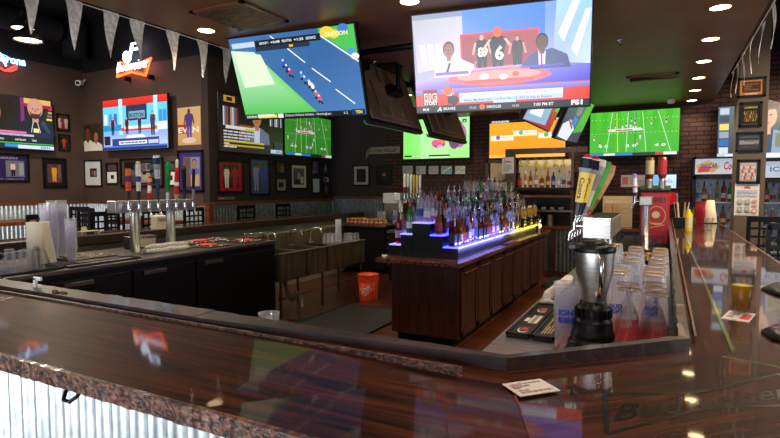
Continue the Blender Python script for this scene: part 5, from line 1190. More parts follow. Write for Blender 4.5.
def vent(p, sx, sy, label, rows=7):
    t = thing('ceiling_vent', (p[0], p[1], SZ), label, 'vent'); z = SZ
    m = MB()
    for q in ((-sx, -sy, sx, -sy + .04), (-sx, sy - .04, sx, sy), (-sx, -sy, -sx + .04, sy), (sx - .04, -sy, sx, sy)): m.box(p[0] + q[0], p[1] + q[1], z - .015, p[0] + q[2], p[1] + q[3], z)
    m.build('vent_frame', 'copperwood', t)
    m = MB(); n = rows
    for i in range(n):
        y = p[1] - sy + .06 + (2 * sy - .12) * i / (n - 1); m.obox((p[0], y, z - .012), (1, 0, 0), (0, .8, -.6), (0, .6, .8), sx - .04, .02, .002)
    m.build('louvres', 'steeldark', t)
    m = MB(); m.box(p[0] - sx + .03, p[1] - sy + .03, z - .004, p[0] + sx - .03, p[1] + sy - .03, z - .001); m.build('backing', 'blackm', t)
vent((-3.15, 3.35), .28, .28, 'square ceiling vent left of the cycling television')
vent((-.19, 7.6), .3, .14, 'rectangular ceiling vent above the football television')
t = thing('smoke_detector', (.04, 9.7, SZ), 'small white ceiling detector near the brick wall', 'detector'); m = MB(); m.lathe((.04, 9.7, SZ - .07), [(.03, 0), (.055, .02), (.06, .05), (.06, .07)], 18); m.build('detector_body', 'white', t); m = MB(); m.lathe((.04, 9.7, SZ - .075), [(.001, 0), (.02, .002), (.02, .01)], 12); m.build('lens', 'black', t)
for (px, py, lb) in ((620, 40, 'small sprinkler head on the right half of the ceiling'), (374, 62, 'small sprinkler head between the hanging televisions')):
    p = onz(px, py, SZ); t = thing('sprinkler_head', (p.x, p.y, SZ), lb, 'sprinkler'); m = MB(); m.lathe((p.x, p.y, SZ - .05), [(.02, 0), (.02, .004), (.006, .006), (.008, .04), (.03, .045), (.03, .05)], 12); m.build('sprinkler_body', 'chrome', t)
# pendant dome lamps in the outer room
def pend(x, y, z, label, power=40):
    power *= 1.7
    t = thing('pendant_lamp', (x, y, z), label, 'pendant lamp', 'black dome pendant lamps in the outer room')
    m = MB(); m.lathe((x, y, z), [(.15, 0), (.145, .04), (.11, .1), (.05, .15), (.03, .18), (.03, .24)], 28, cap=False); m.build('shade', 'fixture', t)
    m = MB(); m.lathe((x, y, z + .015), [(.0005, 0), (.138, 0)], 28, cap=False); m.build('lens', 'lamp', t)
    m = MB(); m.cyl((x, y, z + .22), (x, y, 4.7), .006, n=6); m.build('cord', 'blackm', t)
    l = bpy.data.lights.new('pendant_bulb', 'AREA'); l.shape = 'DISK'; l.size = .3; l.energy = power; l.color = (1, .84, .62)
    o = bpy.data.objects.new('pendant_bulb', l); COL.objects.link(o); o.location = (x, y, z - .01)
pend(-6.75, 3.63, 3.35, 'lit black dome pendant lamp high at the upper left', 34)
pend(-8.3, 4.4, 3.9, 'black dome pendant lamp over the left tables', 40)
pend(-5.2, 4.9, 3.9, 'black dome pendant lamp over the left bar', 30)
pend(2.0, 6.5, 3.4, 'black dome pendant lamp in the right aisle', 60)
pend(2.0, 9.0, 3.4, 'black dome pendant lamp in front of the drinks fridges', 50)
m = MB(); m.cyl((-9.5, 5.9, 3.95), (-9.5, 5.9, 4.55), .2, .2, 20); m.cyl((-9.5, -4, 4.35), (-9.5, 5.6, 4.35), .18, .18, 16)
struct(m.build('trim_8', 'upper'))
for i, (px, py) in enumerate(((78, 41),)):
    p = onx(78, 46, XL + .3); m = MB(); m.box(p.x - .0, p.y - .05, p.z - .15, p.x + .03, p.y + .02, p.z + .25)
    if 'uvl' not in M: M['uvl'] = mat('violet_glow', '3020a0', .5, emit='5a4aff', es=2)
    t = thing('glow_tube', (p.x, p.y, p.z), 'narrow violet glowing tube high in the left corner', 'light'); m.build('tube', 'uvl', t)
# ------------------------------------------------------------------ pennants
def pennant(x, y, L_, w, label, ph, along):
    t = thing('pennant', (x, y, SZ - .005), label, 'pennant', 'pennants on the ceiling edge string')
    m = MB(); a = Vector(along).normalized(); n = a.cross(Vector((0, 0, 1))); v = []; K = 7
    for i in range(K + 1):
        s = i / K; hw = w / 2 * (1 - s) + .003; c_ = Vector((x, y, SZ - .01 - L_ * s)) + n * (.012 * math.sin(ph + s * 3)) + a * (.012 * math.sin(ph * 2) * s)
        v += [c_ - a * hw + n * .008 * math.sin(ph + 5 * s), c_, c_ + a * hw]
    fs = []
    for i in range(K):
        for j in (0, 1): fs.append((3 * i + j, 3 * i + j + 1, 3 * (i + 1) + j + 1, 3 * (i + 1) + j))
    m.add(v, fs, 0, None, True); m.build('cloth', 'cloth', t)
    m = MB(); m.obox((x, y, SZ - .008), a, n, (0, 0, 1), w / 2, .004, .008); m.build('header', 'cloth', t)
pn = [30, 73, 111, 138, 173.5, 202, 226]
for i, px in enumerate(pn):
    p = onx(px, {30: 0, 73: 3, 111: 15, 138: 23, 173.5: 33, 202: 41, 226: 49}[px], SL - .03)
    pennant(SL - .03, p.y, [.32, .36, .36, .32, .34, .34, .34][i], .135, f"grey triangular pennant on the left ceiling edge, {ordn(i)} from the left", i * 1.3, (0, 1, 0))
m = MB(); m.tube([(SL - .03, 1.6 + i * .3, SZ - .008) for i in range(12)], .004, 6); tag(m.build('pennant_string', 'cloth', loc=(SL - .03, 3, SZ)), 'thin string along the left ceiling edge carrying pennants', 'string')
for i, (y, l) in enumerate(((5.0, .34), (5.55, .34), (6.1, .32), (6.7, .33), (7.3, .32), (7.75, .3))):
    pennant(SR + .03, y, l, .13, f"grey pennant on the right ceiling edge, {ordn(i)} from the camera", i * 1.7, (0, 1, 0))
m = MB(); m.tube([(SR + .03, 4.6 + i * .4, SZ - .008) for i in range(9)], .004, 6); tag(m.build('pennant_string', 'cloth', loc=(SR + .03, 6, SZ)), 'thin string along the right ceiling edge carrying pennants', 'string')

# ================================================================== RIGHT WORKTOP AND BLENDER
WZ = .92
wk = thing('bar_workstation', (-.3, 4, 0), 'stainless steel bartender worktop inside the right bar under the glasses and blender', 'worktop')
m = MB(); m.prism([(-.68, 2.05), (-.46, 1.62), (-.33, 1.6), (.065, 1.995), (.065, 4.9), (-.68, 4.9)], WZ - .03, WZ); m.build('worktop', 'steel', wk, bevel=.005)
m = MB(); m.box(-.5, 4.9, WZ - .03, .065, 8.3, WZ); m.build('worktop', 'blackm', wk, bevel=.005)
m = MB(); m.prism([(-.64, 2.1), (-.42, 1.66), (-.33, 1.66), (.04, 2.02), (.04, 8.2), (-.46, 8.2), (-.46, 4.9), (-.64, 4.9)], .1, WZ - .03); m.build('cabinet', 'black', wk)
for i in range(2):
    y = 2.2 + i * 1.3; m = MB(); m.box(-.655, y, .15, -.64, y + .94, .85); d = m.build('door', 'steeldark', wk); m = MB(); m.box(-.68, y + .1, .74, -.655, y + .3, .76); m.build('handle', 'chrome', d)
m = MB(); m.box(-2.3, 1.505, .945, -.9, 1.74, .975); m.build('under_bar_shelf', 'steeldark', bar)
# red drying mat
t = thing('drying_mat', (-.2, 2.5, WZ), 'red rubber drying mat under the blender and upturned goblets', 'mat')
m = MB(); m.prism([(-.41, 2.08), (-.36, 2.0), (-.20, 1.99), (.035, 2.2), (.035, 3.0), (-.41, 3.0)], WZ, WZ + .006); m.build('mat_base', 'matred', t)
m = MB()
for i in range(12): x = -.4 + i * .036; m.box(x, 2.1 if x < -.3 else (2.04 + max(0, (x + .2)) * .9), WZ + .005, x + .012, 2.98, WZ + .01)
for i in range(22): y = 2.24 + i * .034; m.box(-.405, y, WZ + .005, .03, y + .012, WZ + .01)
m.build('grid', 'matred', t)
# blender
MZ = WZ + .01
bx, by = -.25, 2.29
t = thing('blender', (bx, by, MZ), 'black and steel bar blender with black lid on the red mat', 'blender'); c = (bx, by, MZ)
m = MB(); m.lathe(c, [(.098, 0), (.106, .008), (.106, .022), (.098, .03), (.092, .034), (.098, .042), (.097, .056), (.088, .064), (.082, .068), (.087, .076), (.085, .09), (.078, .1), (.074, .14)], 36); m.build('motor_base', 'black', t)
m = MB(); m.lathe(c, [(.074, .14), (.068, .15), (.066, .158)], 30)
for i in range(18):
    q = i * math.pi / 9; m.obox((bx + .068 * math.cos(q), by + .068 * math.sin(q), MZ + .175), (math.cos(q), math.sin(q), 0), (-math.sin(q), math.cos(q), 0), (0, 0, 1), .005, .006, .018)
m.lathe(c, [(.066, .155), (.067, .2), (.055, .208), (.05, .222)], 30); m.build('coupling_collar', 'black', t)
m = MB(); m.lathe(c, [(.045, .215), (.047, .225), (.052, .26), (.072, .34), (.078, .43), (.078, .436), (.074, .436)], 36); m.build('steel_jar', 'steel', t)
m = MB(); m.lathe(c, [(.08, .425), (.082, .43), (.082, .452), (.07, .456)], 32); m.lathe(c, [(.05, .456), (.048, .468), (.04, .471)], 24); m.build('lid', 'black', t)
m = MB(); m.obox((bx - .07, by - .02, MZ + .445), (1, 0, 0), (0, 1, 0), (0, 0, 1), .03, .02, .012); m.build('lid_tab', 'black', t, bevel=.004)
m = MB(); v = Vector((-bx * 0 + .4, -1, 0)).normalized(); sdv = Vector((.35, -.93, 0))
q0 = Vector((bx, by, 0)) + sdv * .075
m.tube([Vector((bx, by, MZ + .415)) + sdv * .072, Vector((bx, by, MZ + .42)) + sdv * .1, Vector((bx, by, MZ + .37)) + sdv * .108, Vector((bx, by, MZ + .3)) + sdv * .1, Vector((bx, by, MZ + .25)) + sdv * .075, Vector((bx, by, MZ + .255)) + sdv * .05], .0085, 10); m.build('handle', 'chrome', t)
# black bar mats with print and their neighbours
for i, (x0, x1, lb) in enumerate(((-.645, -.535, 'black branded bar mat on the worktop edge, left of the pair'), (-.525, -.425, 'black bar mat beside the plastic cup, right of the pair'))):
    t = thing('bar_mat', ((x0 + x1) / 2, 2.75, WZ), lb, 'mat'); m = MB(); m.box(x0, 2.4, WZ, x1, 3.1, WZ + .014); m.build('mat_base', 'rubber', t, bevel=.004)
    m = MB(); m.box(x0, 2.4, WZ + .012, x0 + .01, 3.1, WZ + .024); m.box(x1 - .01, 2.4, WZ + .012, x1, 3.1, WZ + .024); m.box(x0, 2.4, WZ + .012, x1, 2.41, WZ + .024); m.box(x0, 3.09, WZ + .012, x1, 3.1, WZ + .024); m.build('border', 'rubber', t)
    a = Art((x1 - .012, 2.42, WZ + .0146), (0, 1, 0), (-1, 0, 0), .66, x1 - x0 - .024)
    if i == 0:
        a.rect(.34, .1, .6, .62, 'd8d4cc'); a.rect(.38, .66, .5, .9, 'd8d4cc'); a.text('BEERS', .35, .3, .2, '16181c', width=.24, bold=.03)
        for q in (.13, .8): a.ell(q, .45, .09, .32, 'd8d4cc'); a.ell(q + .02, .42, .085, .3, '141414'); a.rect(q - .02, .25, q + .06, .6, 'c82830')
    else: a.scrib(.08, .15, .92, .85, 4, 'b89a6a', 12)
    a.done('printed_top', 'print', t)
t = thing('rolled_towel', (-.60, 3.6, WZ), 'rolled white bar towel at the edge of the right worktop', 'towel')
m = MB(); m.tube([(-.62 + .02 * i / 8, 3.2 + .1 * i, WZ + .035 + .003 * math.sin(i * 2)) for i in range(9)], [.02, .034, .036, .033, .036, .034, .035, .033, .02], 10); m.build('towel_body', 'towel', t)
m = MB(); m.tube([(-.64, 3.16, WZ + .018), (-.6, 3.2, WZ + .022), (-.57, 3.19, WZ + .014)], [.008, .017, .008], 7); m.build('fringe', 'towel', t)
# branded plastic cups
def cup_text(t, x, y, z, r, h, lines, ht=.04):
    mbs = MB()
    for i, w in enumerate(lines):
        a = Art((-.03, 0, h - i * ht * 1.25), (1, 0, 0), (0, 0, 1), .06, ht, 0); a.text(w, 0, 0, .9, '2a48c8', width=1.0, bold=.04)
        mbs.add(a.mb.v, a.mb.f, 0, L('2a48c8'))
    ang = math.atan2(-y, -x); mbs.v = [(x + (r + .0015) * math.cos(ang + v[0] / r), y + (r + .0015) * math.sin(ang + v[0] / r), z + v[2]) for v in mbs.v]
    mbs.build('blue_lettering', 'print', t)
t = cupstack(-.365, 2.33, 9, 'tall clear plastic cup stack with blue lettering, left of the blender', None, .043, .052, .15, .0165, MZ, 'plastic'); cup_text(t, -.365, 2.33, MZ, .0535, .15, ['ION', 'EEI'], .026)
# upturned goblets, pitchers and cups on the mat
def goblet(loc, label, sc=1):
    if 'gob' not in PROTO:
        O = (0, 0, -50); r = thing('goblet', O, label, 'glass')
        m = MB(); m.lathe(O, [(.046, 0), (.043, .05), (.036, .1), (.022, .135), (.009, .15), (.006, .165)], 22, cap=False); m.build('bowl', 'glass', r)
        m = MB(); m.lathe(O, [(.006, .16), (.007, .195), (.018, .202), (.038, .206), (.039, .21), (.001, .211)], 22, cap=False); m.build('stem_and_foot', 'glass', r)
        m = MB(); m.lathe(O, [(.0365, .2045), (.0405, .207), (.0365, .2115)], 22, cap=False)
        if 'warmrim' not in M: M['warmrim'] = clear('warm_glass_rim', 'f0e0c8', .35, .05, 'b89468', .5)
        m.build('foot_rim', 'warmrim', r)
        PROTO['gob'] = r; r.location = loc; r.scale = (sc, sc, sc); r['group'] = 'upturned goblets on the red mat'; return r
    return dup(PROTO['gob'], loc, label, 'upturned goblets on the red mat', rg.uniform(0, 6), sc=sc)
gl = [(-.125, 2.46), (-.02, 2.40), (-.14, 2.6), (-.025, 2.53), (-.035, 2.66)]
gn = ['upturned goblet nearest the blender on the red mat', 'upturned goblet closest to the camera at the bar rail', 'upturned goblet in the second row beside the blender', 'upturned goblet in the second row against the bar rail', 'upturned goblet in the third row against the bar rail']
for (x, y), lb in zip(gl, gn): goblet((x, y, MZ), lb, 1.2)
def bigcup(loc, label, word=None, hd=False, up=True):
    key = 'big' + str(word) + str(hd)
    if key not in PROTO:
        O = (0, 0, -50); r = thing('plastic_pitcher' if hd else 'plastic_cup', O, label, 'pitcher' if hd else 'cup')
        m = MB(); m.lathe(O, [(.074, 0), (.072, .01), (.05, .255), (.048, .26), (.001, .261)], 24, cap=False); m.build('cup_wall', 'frost', r)
        if 'warmrim' not in M: M['warmrim'] = clear('warm_glass_rim', 'f0e0c8', .35, .05, 'b89468', .5)
        m = MB(); m.lathe(O, [(.0485, .254), (.0515, .259), (.0485, .264), (.044, .262)], 24, cap=False); m.build('base_ring', 'glass' if hd else 'warmrim', r)
        if word:
            mb = MB(); a = Art((-.03, 0, .07), (1, 0, 0), (0, 0, 1), .06, .05, 0); a.text(word[0], 0, .5, .42, '2a50c8', width=1, bold=.04); a.text(word[1], 0, 0, .42, '2a50c8', width=1, bold=.04)
            mb.add([((.0675) * math.cos(-1.57 + v[0] / .065), (.0675) * math.sin(-1.57 + v[0] / .065), v[2] - 50) for v in a.mb.v], a.mb.f, 0, L('2a50c8')); mb.build('blue_lettering', 'print', r)
        if hd:
            m = MB(); m.tube([(.066, -.0, -49.96), (.105, 0, -49.95), (.112, 0, -49.88), (.1, 0, -49.8), (.052, 0, -49.78)], .008, 8); m.build('handle', 'frost', r)
        PROTO[key] = r; r.location = loc; r['group'] = 'upturned plastic cups and pitchers'; return r
    return dup(PROTO[key], loc, label, 'upturned plastic cups and pitchers', rg.uniform(-.3, .3))
pos = [(-.2, 2.84), (-.035, 2.86), (-.21, 3.02), (-.04, 3.04), (-.2, 3.22), (-.035, 3.22), (-.17, 3.42), (-.02, 3.40), (-.17, 3.62), (-.03, 3.60), (-.17, 3.84), (-.02, 3.80), (-.33, 3.95), (-.17, 4.04), (-.02, 4.0), (-.33, 4.16), (-.18, 4.24), (-.02, 4.2), (-.31, 2.9), (-.33, 4.4)]
for i, (x, y) in enumerate(pos):
    hd = i in (4, 8, 12); sd = 'rail side' if x > -.1 else ('outer left side' if x < -.25 else 'blender side')
    bigcup((x, y, MZ if y < 2.93 else WZ), f"upturned {'frosted pitcher with handle' if hd else 'frosted plastic cup'}, {ordn(i // 2)} row back from the goblets, {sd}", ('BUD', 'LIGHT') if i % 3 != 2 and not hd else None, hd)
for i in range(3):
    for j in range(3):
        pint((-.16 + j * .1, 4.56 + i * .12, WZ), f"upright clear pint glass beyond the pitchers, {ordn(i)} row, {['left', 'middle', 'right'][j]}", 'pint glasses beyond the pitchers')
# things along the far part of the worktop
t = thing('serving_tray', (-.25, 5.6, WZ), 'black tray with orange lime wedges beyond the pint glasses', 'tray'); m = MB(); m.box(-.4, 5.3, WZ, -.08, 5.95, WZ + .03); m.build('tray_body', 'black', t, bevel=.006)
o = bowlscatter(-.37, 5.33, -.11, 5.9, WZ + .031, 40, ['e88a1a', 'f0a030', 'c8b890'], 9).build('garnish', 'print', t); o['kind'] = 'stuff'
for i in range(3):
    for j in range(2):
        pint((-.04 - i * .1, 6.15 + j * .12, WZ), f"clear glass by the far tap tower, {ordn(i)} from the bar rail, {['front', 'back'][j]} row", 'glasses at the far tap tower', sc=1.25)
# red liquor dispenser with two upside-down bottles
t = thing('liquor_dispenser', (-.22, 7.35, WZ), 'red DANIEL\'S chilled liquor dispenser with black top', 'dispenser')
dx0, dx1, dy = -.27, .05, 7.2
m = MB(); m.box(dx0, dy, WZ, dx1, dy + .35, 1.56); m.build('cabinet', 'matred', t, bevel=.01)
m = MB(); m.prism([(dx0 - .01, dy - .01), (dx1 + .01, dy - .01), (dx1 + .01, dy + .36), (dx0 - .01, dy + .36)], 1.56, [1.59, 1.59, 1.64, 1.64]); m.build('top_cover', 'black', t, bevel=.006)
a = Art((dx0 + .02, dy - .002, WZ + .08), (1, 0, 0), (0, 0, 1), dx1 - dx0 - .04, .54); a.rect(0, 0, 1, 1, 'a02430', 'b83038'); a.text("DANIEL'S", .32, .8, .12, '3a1416', width=.6, bold=.03); a.ell(.58, .5, .36, .22, 'c8a070'); a.ell(.58, .5, .33, .2, 'a82a34'); a.ell(.55, .52, .16, .08, 'd8b890'); a.rect(.35, .3, .8, .34, 'c8a070'); a.line(.2, .2, .9, .3, .01, 'c8a070'); a.done('front_print', 'print', t)
m = MB(); m.box(dx0 + .1, dy - .12, WZ, dx1 - .1, dy - .02, WZ + .04); m.build('drip_shelf', 'steeldark', t)
for i, (x, c, lb) in enumerate(((-.18, 'c8b890', 'upside-down bottle with tan label on the red dispenser, left'), (-.04, 'b02838', 'upside-down bottle with red label on the red dispenser, right'))):
    b_ = thing('liquor_bottle', (x, 7.36, 1.6), lb, 'bottle'); m = MB(); m.lathe((x, 7.36, 1.62), [(.016, 0), (.018, .08), (.045, .13), (.048, .15), (.048, .36), (.04, .37)], 16); m.build('glass_body', tinted('amber', *LIQ['amber']), b_)
    m = MB(); m.lathe((x, 7.36, 1.60), [(.04, 0), (.04, .1), (.03, .12)], 16); m.build('holder_collar', 'steel', b_)
    m = MB(); m.lathe((x, 7.36, 1.78), [(.0495, 0), (.0495, .17)], 16, cap=False); k = 'ud%d' % i; M[k] = mat('dispenser_label_%d' % i, c, .6); m.build('label', k, b_)
# brown bags, board and papers near the back
p = ony(613, 205, 9.0)
for i, x in enumerate((-.86, -.72)):
    pass
t = thing('back_counter', (-1.2, 10, 0), 'corrugated-fronted counter against the brick wall beyond the island', 'counter')
m = MB(); m.box(-3.3, 9.62, .87, .3, YB - .01, .92); m.build('countertop', 'islandtop', t, bevel=.005)
m = MB(); m.corr((-3.25, 9.68), (.28, 9.68), .08, .87); m.build('front_panel', 'galvd', t)
m = MB(); m.box(-3.25, 9.72, 0, .28, YB - .02, .86); m.build('carcass', 'black', t)
for x in (-2.35, -1.75, -1.1, -.4, .25):
    m = MB(); m.box(x - .04, 9.63, 0, x + .04, 9.67, .87); m.build('post', 'cab', t)
m = MB(); m.box(-3.25, 9.64, 0, .28, 9.672, .12); m.build('kick_board', 'cab', t)
m = MB(); m.box(-2.5, 9.60, .2, -2.2, 9.64, .8); 
for i, (x, lb) in enumerate(((ony(608.5, 200, 9.85).x, 'brown paper bag on the back counter, left of two'), (ony(617, 200, 9.85).x, 'brown paper bag on the back counter, right of two'))):
    g = thing('paper_bag', (x, 9.85, .92), lb, 'bag'); m = MB(); m.prism([(x - .065, 9.78), (x + .065, 9.78), (x + .065, 9.92), (x - .065, 9.92)], .92, 1.3); m.build('bag_body', 'cardboard', g, bevel=.012); m = MB(); m.box(x - .06, 9.79, 1.28, x + .06, 9.91, 1.33); m.build('folded_top', 'cardboard', g)
m = MB(); m.box(-.98, 10.02, .92, -.5, 10.06, 1.46); g = thing('pinned_board', (-.7, 10.04, .92), 'cream board leaning on the brick wall behind the paper bags', 'board'); m.build('board', 'cream', g, bevel=.004); a = Art((-.98, 10.018, .95), (1, 0, 0), (0, 0, 1), .5, .5); a.scrib(.1, .1, .9, .9, 5, 'd8c8a8', 5); a.done('notes', 'print', g)
for i in range(3):
    x = -2.3 + i * .22; g = thing('canister', (x, 9.9, .92), f"steel canister on the back counter under the hutch, {ordn(i)} from left", 'canister', 'canisters on the back counter'); m = MB(); m.lathe((x, 9.9, .92), [(.07, 0), (.07, .2)], 18); m.build('body', 'steeldark', g); m = MB(); m.lathe((x, 9.9, 1.12), [(.073, 0), (.073, .02), (.01, .03), (.01, .045)], 18); m.build('lid', 'black', g)
picture('small sign board with pink square on the brick wall', 'y', YB, 621, 175, 645, 187, lambda a: (a.rect(0, 0, 1, 1, 'b8aca0'), a.rect(.05, .2, .3, .85, 'c84858'), a.scrib(.4, .2, .95, .8, 3, '8a8078', 3)), 0, name='sign_board', cat='sign')
t = wall_tv('small bright blue and white screen behind the upside-down bottles', 'y', YB, 652, 174, 677, 189, lambda a: (a.rect(0, 0, 1, 1, 'a8d0f0', 'c8e4f8'), a.rect(0, 0, .3, 1, '6aa8e0'), a.text('Stella', .35, .4, .3, 'b83838', width=.5)))
m = MB(); p = ony(669, 198, YB - .05)
t = thing('neon_sign', p, 'small round red glowing sign behind the red dispenser', 'neon sign'); m.lathe((p.x, YB - .03, p.z), [(.001, 0), (.12, 0), (.12, .02), (.001, .02)], 18, axis=(0, -1, 0)); m.c = [L('a01812')] * len(m.f); m.build('disc', 'screen', t)
picture('small green and white poster low on the brick wall', 'y', YB, 664, 193, 678, 204, lambda a: (a.rect(0, 0, 1, 1, '8ac0c8'), a.rect(.2, .2, .8, .6, 'd8d8d0')), 0, name='poster', cat='poster')

# ------------------------------------------------------------------ hutch with hanging glasses and bottle shelf
HY = 9.72
def HP(px, py): return ony(px, py, HY)
t = thing('bottle_hutch', (HP(545, 190).x, HY + .15, 1.4), 'dark wood hutch with beige-backed bottle shelf below the orange television', 'hutch')
zt = HP(540, 148).z; zs = HP(545, 187.5).z; zl = HP(545, 194).z; xl, xr = HP(505, 170).x, HP(574, 170).x; zbk = HP(545, 158).z; dp = .3
m = MB(); m.box(xl, HY, zt - .1, HP(587, 150).x, HY + .06, zt); m.build('header', 'cab', t, bevel=.005)
m = MB(); m.box(xl, HY, .92, xl + .19, HY + .05, zt - .1); m.build('post', 'cab', t, bevel=.004)
m = MB(); m.box(xr - .05, HY, .92, xr, HY + .05, zt - .1); m.build('post', 'cab', t, bevel=.004)
m = MB(); m.box(xl + .19, HY + dp - .02, zs, xr - .05, HY + dp, zbk - .02); M['beige_glow'] = mat('beige_glow_panel', 'c8b48c', .6, emit='d8c090', es=.22); m.build('back_panel', 'beige_glow', t)  # beige panel with a weak glow put into its own colour
m = MB(); m.box(xl + .05, HY - .06, zs - .045, xr, HY + dp, zs); m.build('shelf', 'black', t)
m = MB(); m.box(xl + .19, HY - .1, zl - .06, xr, HY + dp, zl - .02); m.build('shelf', 'copperwood', t)
zz = HP(545, 210).z; m = MB(); m.box(xl + .22, HY - .02, zz - .03, xr, HY + dp, zz); m.build('shelf', 'steeldark', t)
m = MB(); m.box(xl + .19, HY + dp - .01, .92, xr - .05, HY + dp, zl - .06); m.build('lower_back', 'black', t)
lx = HP(485, 170).x
m = MB(); zc = HP(495, 160).z; m.box(lx, HY + .02, .92, lx + .05, HY + .06, zc); m.box(lx, HY + .02, zc - .05, xl, HY + .06, zc); m.build('side_cabinet_frame', 'cab', t); m = MB(); m.box(lx + .05, HY + .2, zs - .1, xl, HY + .22, zc - .05); m.build('side_panel', 'cream', t)
g = thing('notice', HP(508, 165) - Vector((0, .01, 0)), 'white printed notice taped to the left hutch post', 'notice'); p0, p1 = HP(502, 173.5), HP(514, 157); a = Art((p0.x, HY - .004, p0.z), (1, 0, 0), (0, 0, 1), p1.x - p0.x, p1.z - p0.z); a.rect(0, 0, 1, 1, 'c4bcc0'); a.scrib(.12, .12, .88, .88, 7, '8a8288', 3); a.rect(.3, .7, .7, .76, 'b85050'); a.done('sheet', 'print', g)
g = thing('glass_rack', ((xl + xr) / 2, HY + .15, zbk), 'dark hanging glass rack under the hutch header', 'rack')
m = MB()
for i in range(7):
    x = xl + .22 + i * (xr - xl - .3) / 6; m.box(x - .012, HY + .02, zbk - .005, x + .012, HY + .28, zbk + .015)
m.build('rack_slats', 'cab', g)
for i, px in enumerate((519.5, 527, 536, 545.5, 555, 562)):
    x = HP(px, 160).x; z = zbk - .01; g = thing('wine_glass', (x, HY + .1, z), f"stemmed glass hanging in the hutch rack, {ordn(i)} from left", 'glass', 'glasses hanging in the hutch rack')
    big = i in (2, 3)
    m = MB(); m.lathe((x, HY + .1, z), [(.035, 0), (.004, -.01), (.004, -.05), (.01, -.06), (.045 if big else .03, -.1), (.05, -.13 if not big else -.15), (.04, -.2 if big else -.14)], 16, cap=False)
    if 'yglass' not in M: M['yglass'] = clear('tv_yellow_glass', 'e8e2b0', .35, .08, 'd8c850')  # yellow of the television behind is put into the glass tint
    m.build('glass_body', 'yglass', g)
hb = [(518.5, 1, 5), (524.5, 13, 9), (529.5, 9, 8), (535, 11, 10), (541, 4, 4), (547, 5, 5), (552.5, 7, 14), (558.5, 1, 1), (563, 2, 2), (568.5, 14, 10)]
for i, (px, k1, k2) in enumerate(hb):
    x = HP(px, 180).x; bottle(KINDS[[5, 13, 9, 11, 4, 9, 7, 1, 2, 14][i]], (x, HY + .08, zs + .001), f"{ordn(i)} from left on the hutch shelf", 'bottles on the hutch shelf')
for i in range(5):
    x = xl + .4 + i * .15; g = thing('mixing_cup', (x, HY + .12, zz), f"steel mixing cup on the low hutch shelf, {ordn(i)} from left", 'cup', 'mixing cups on the low hutch shelf'); m = MB(); m.lathe((x, HY + .12, zz + .001), [(.06, 0), (.062, .01), (.04, .1), (.001, .101)], 16, cap=False); m.build('cup_body', 'steeldark', g)
    m = MB(); m.lathe((x, HY + .12, zz + .001), [(.061, .0), (.065, .004), (.061, .008)], 16, cap=False); m.build('rim', 'chrome', g)

# ------------------------------------------------------------------ far left jar counter
t = thing('jar_counter', (-5.0, 9.0, 0), 'dark low counter with steel top at the far left end behind the sinks', 'counter')
m = MB(); m.box(-5.4, 8.45, .1, -4.55, 9.4, .88); m.build('carcass', 'blackm', t)
m = MB(); m.box(-5.42, 8.4, .88, -4.5, 9.45, .92); m.build('worktop', 'steeldark', t, bevel=.005)
m = MB()
for i in range(7): m.box(-4.55, 8.55, .16 + i * .1, -4.53, 9.3, .2 + i * .1)
m.build('bottle_slots', 'galvd', t)
m = MB(); m.box(-3.95, 7.5, .1, -3.3, 8.8, .88); t2 = thing('cabinet', (-3.6, 8.1, 0), 'dark cabinet under the pale tap tower beyond the island', 'cabinet'); m.build('carcass', 'blackm', t2); m = MB(); m.box(-3.97, 7.48, .88, -3.28, 8.82, .92); m.build('worktop', 'steeldark', t2)
m = MB(); m.box(-4.52, 8.9, 0, -4.5 + .01, 8.92, .2); 
M['jarbody'] = mat('sauce_jar', 'b04a24', .2); M['jarlid'] = mat('jar_lid', 'b08a50', .4); M['jarlab'] = mat('jar_label', 'd8c8b8', .6)
jar0 = None; cnt = 0
for j in range(3):
    for i in range(9):
        loc = (-5.36 + i * .088 + .02 * (j % 2), 8.5 + j * .09, .921); lb = f"red sauce jar on the far left counter, {ordn(i)} from left, {['front', 'middle', 'back'][j]} row"
        if jar0 is None:
            jar0 = thing('sauce_jar', (0, 0, -50), lb, 'jar', 'red sauce jars on the far left counter'); m = MB(); m.lathe((0, 0, -50), [(.03, 0), (.036, .006), (.036, .08), (.026, .095)], 12); m.build('glass_body', 'jarbody', jar0); m = MB(); m.lathe((0, 0, -49.908), [(.029, 0), (.029, .016), (.002, .017)], 12); m.build('lid', 'jarlid', jar0); m = MB(); m.lathe((0, 0, -50), [(.037, .03), (.037, .05)], 12, cap=False); m.build('label', 'jarlab', jar0); jar0.location = loc
        else: dup(jar0, loc, lb)
t = thing('tip_jar', (-4.9, 9.0, .92), 'clear plastic tub behind the red sauce jars', 'tub'); m = MB(); m.lathe((-4.9, 9.0, .92), [(.07, 0), (.09, .22), (.092, .225)], 18, cap=False); m.build('tub_wall', 'frost', t); m = MB(); m.lathe((-4.9, 9.0, .921), [(.001, 0), (.07, 0), (.07, .05), (.001, .05)], 18, cap=False); m.build('contents', 'white', t)
t = thing('tub', (-4.62, 9.1, .92), 'blue-labelled clear tub beside the pale tap tower', 'tub'); m = MB(); m.lathe((-4.62, 9.1, .92), [(.08, 0), (.08, .24), (.084, .245)], 18, cap=False); m.build('tub_wall', 'frost', t); m = MB(); m.lathe((-4.62, 9.1, .92), [(.082, .06), (.082, .15)], 18, cap=False); M['bluelab'] = mat('blue_label', '5a74b0', .6); m.build('label', 'bluelab', t)
m = MB(); m.box(-4.36, 8.86, .92, -4.2, 9.0, 1.0); 
t = thing('white_box', (-4.8, 9.3, .92), 'white box on a stand left of the pale tap tower', 'box'); m = MB(); m.box(-4.95, 9.2, .92, -4.62, 9.42, 1.3); m.build('stand', 'steeldark', t); m = MB(); m.box(-4.97, 9.18, 1.3, -4.55, 9.42, 1.5); m.build('box', 'white', t, bevel=.01)
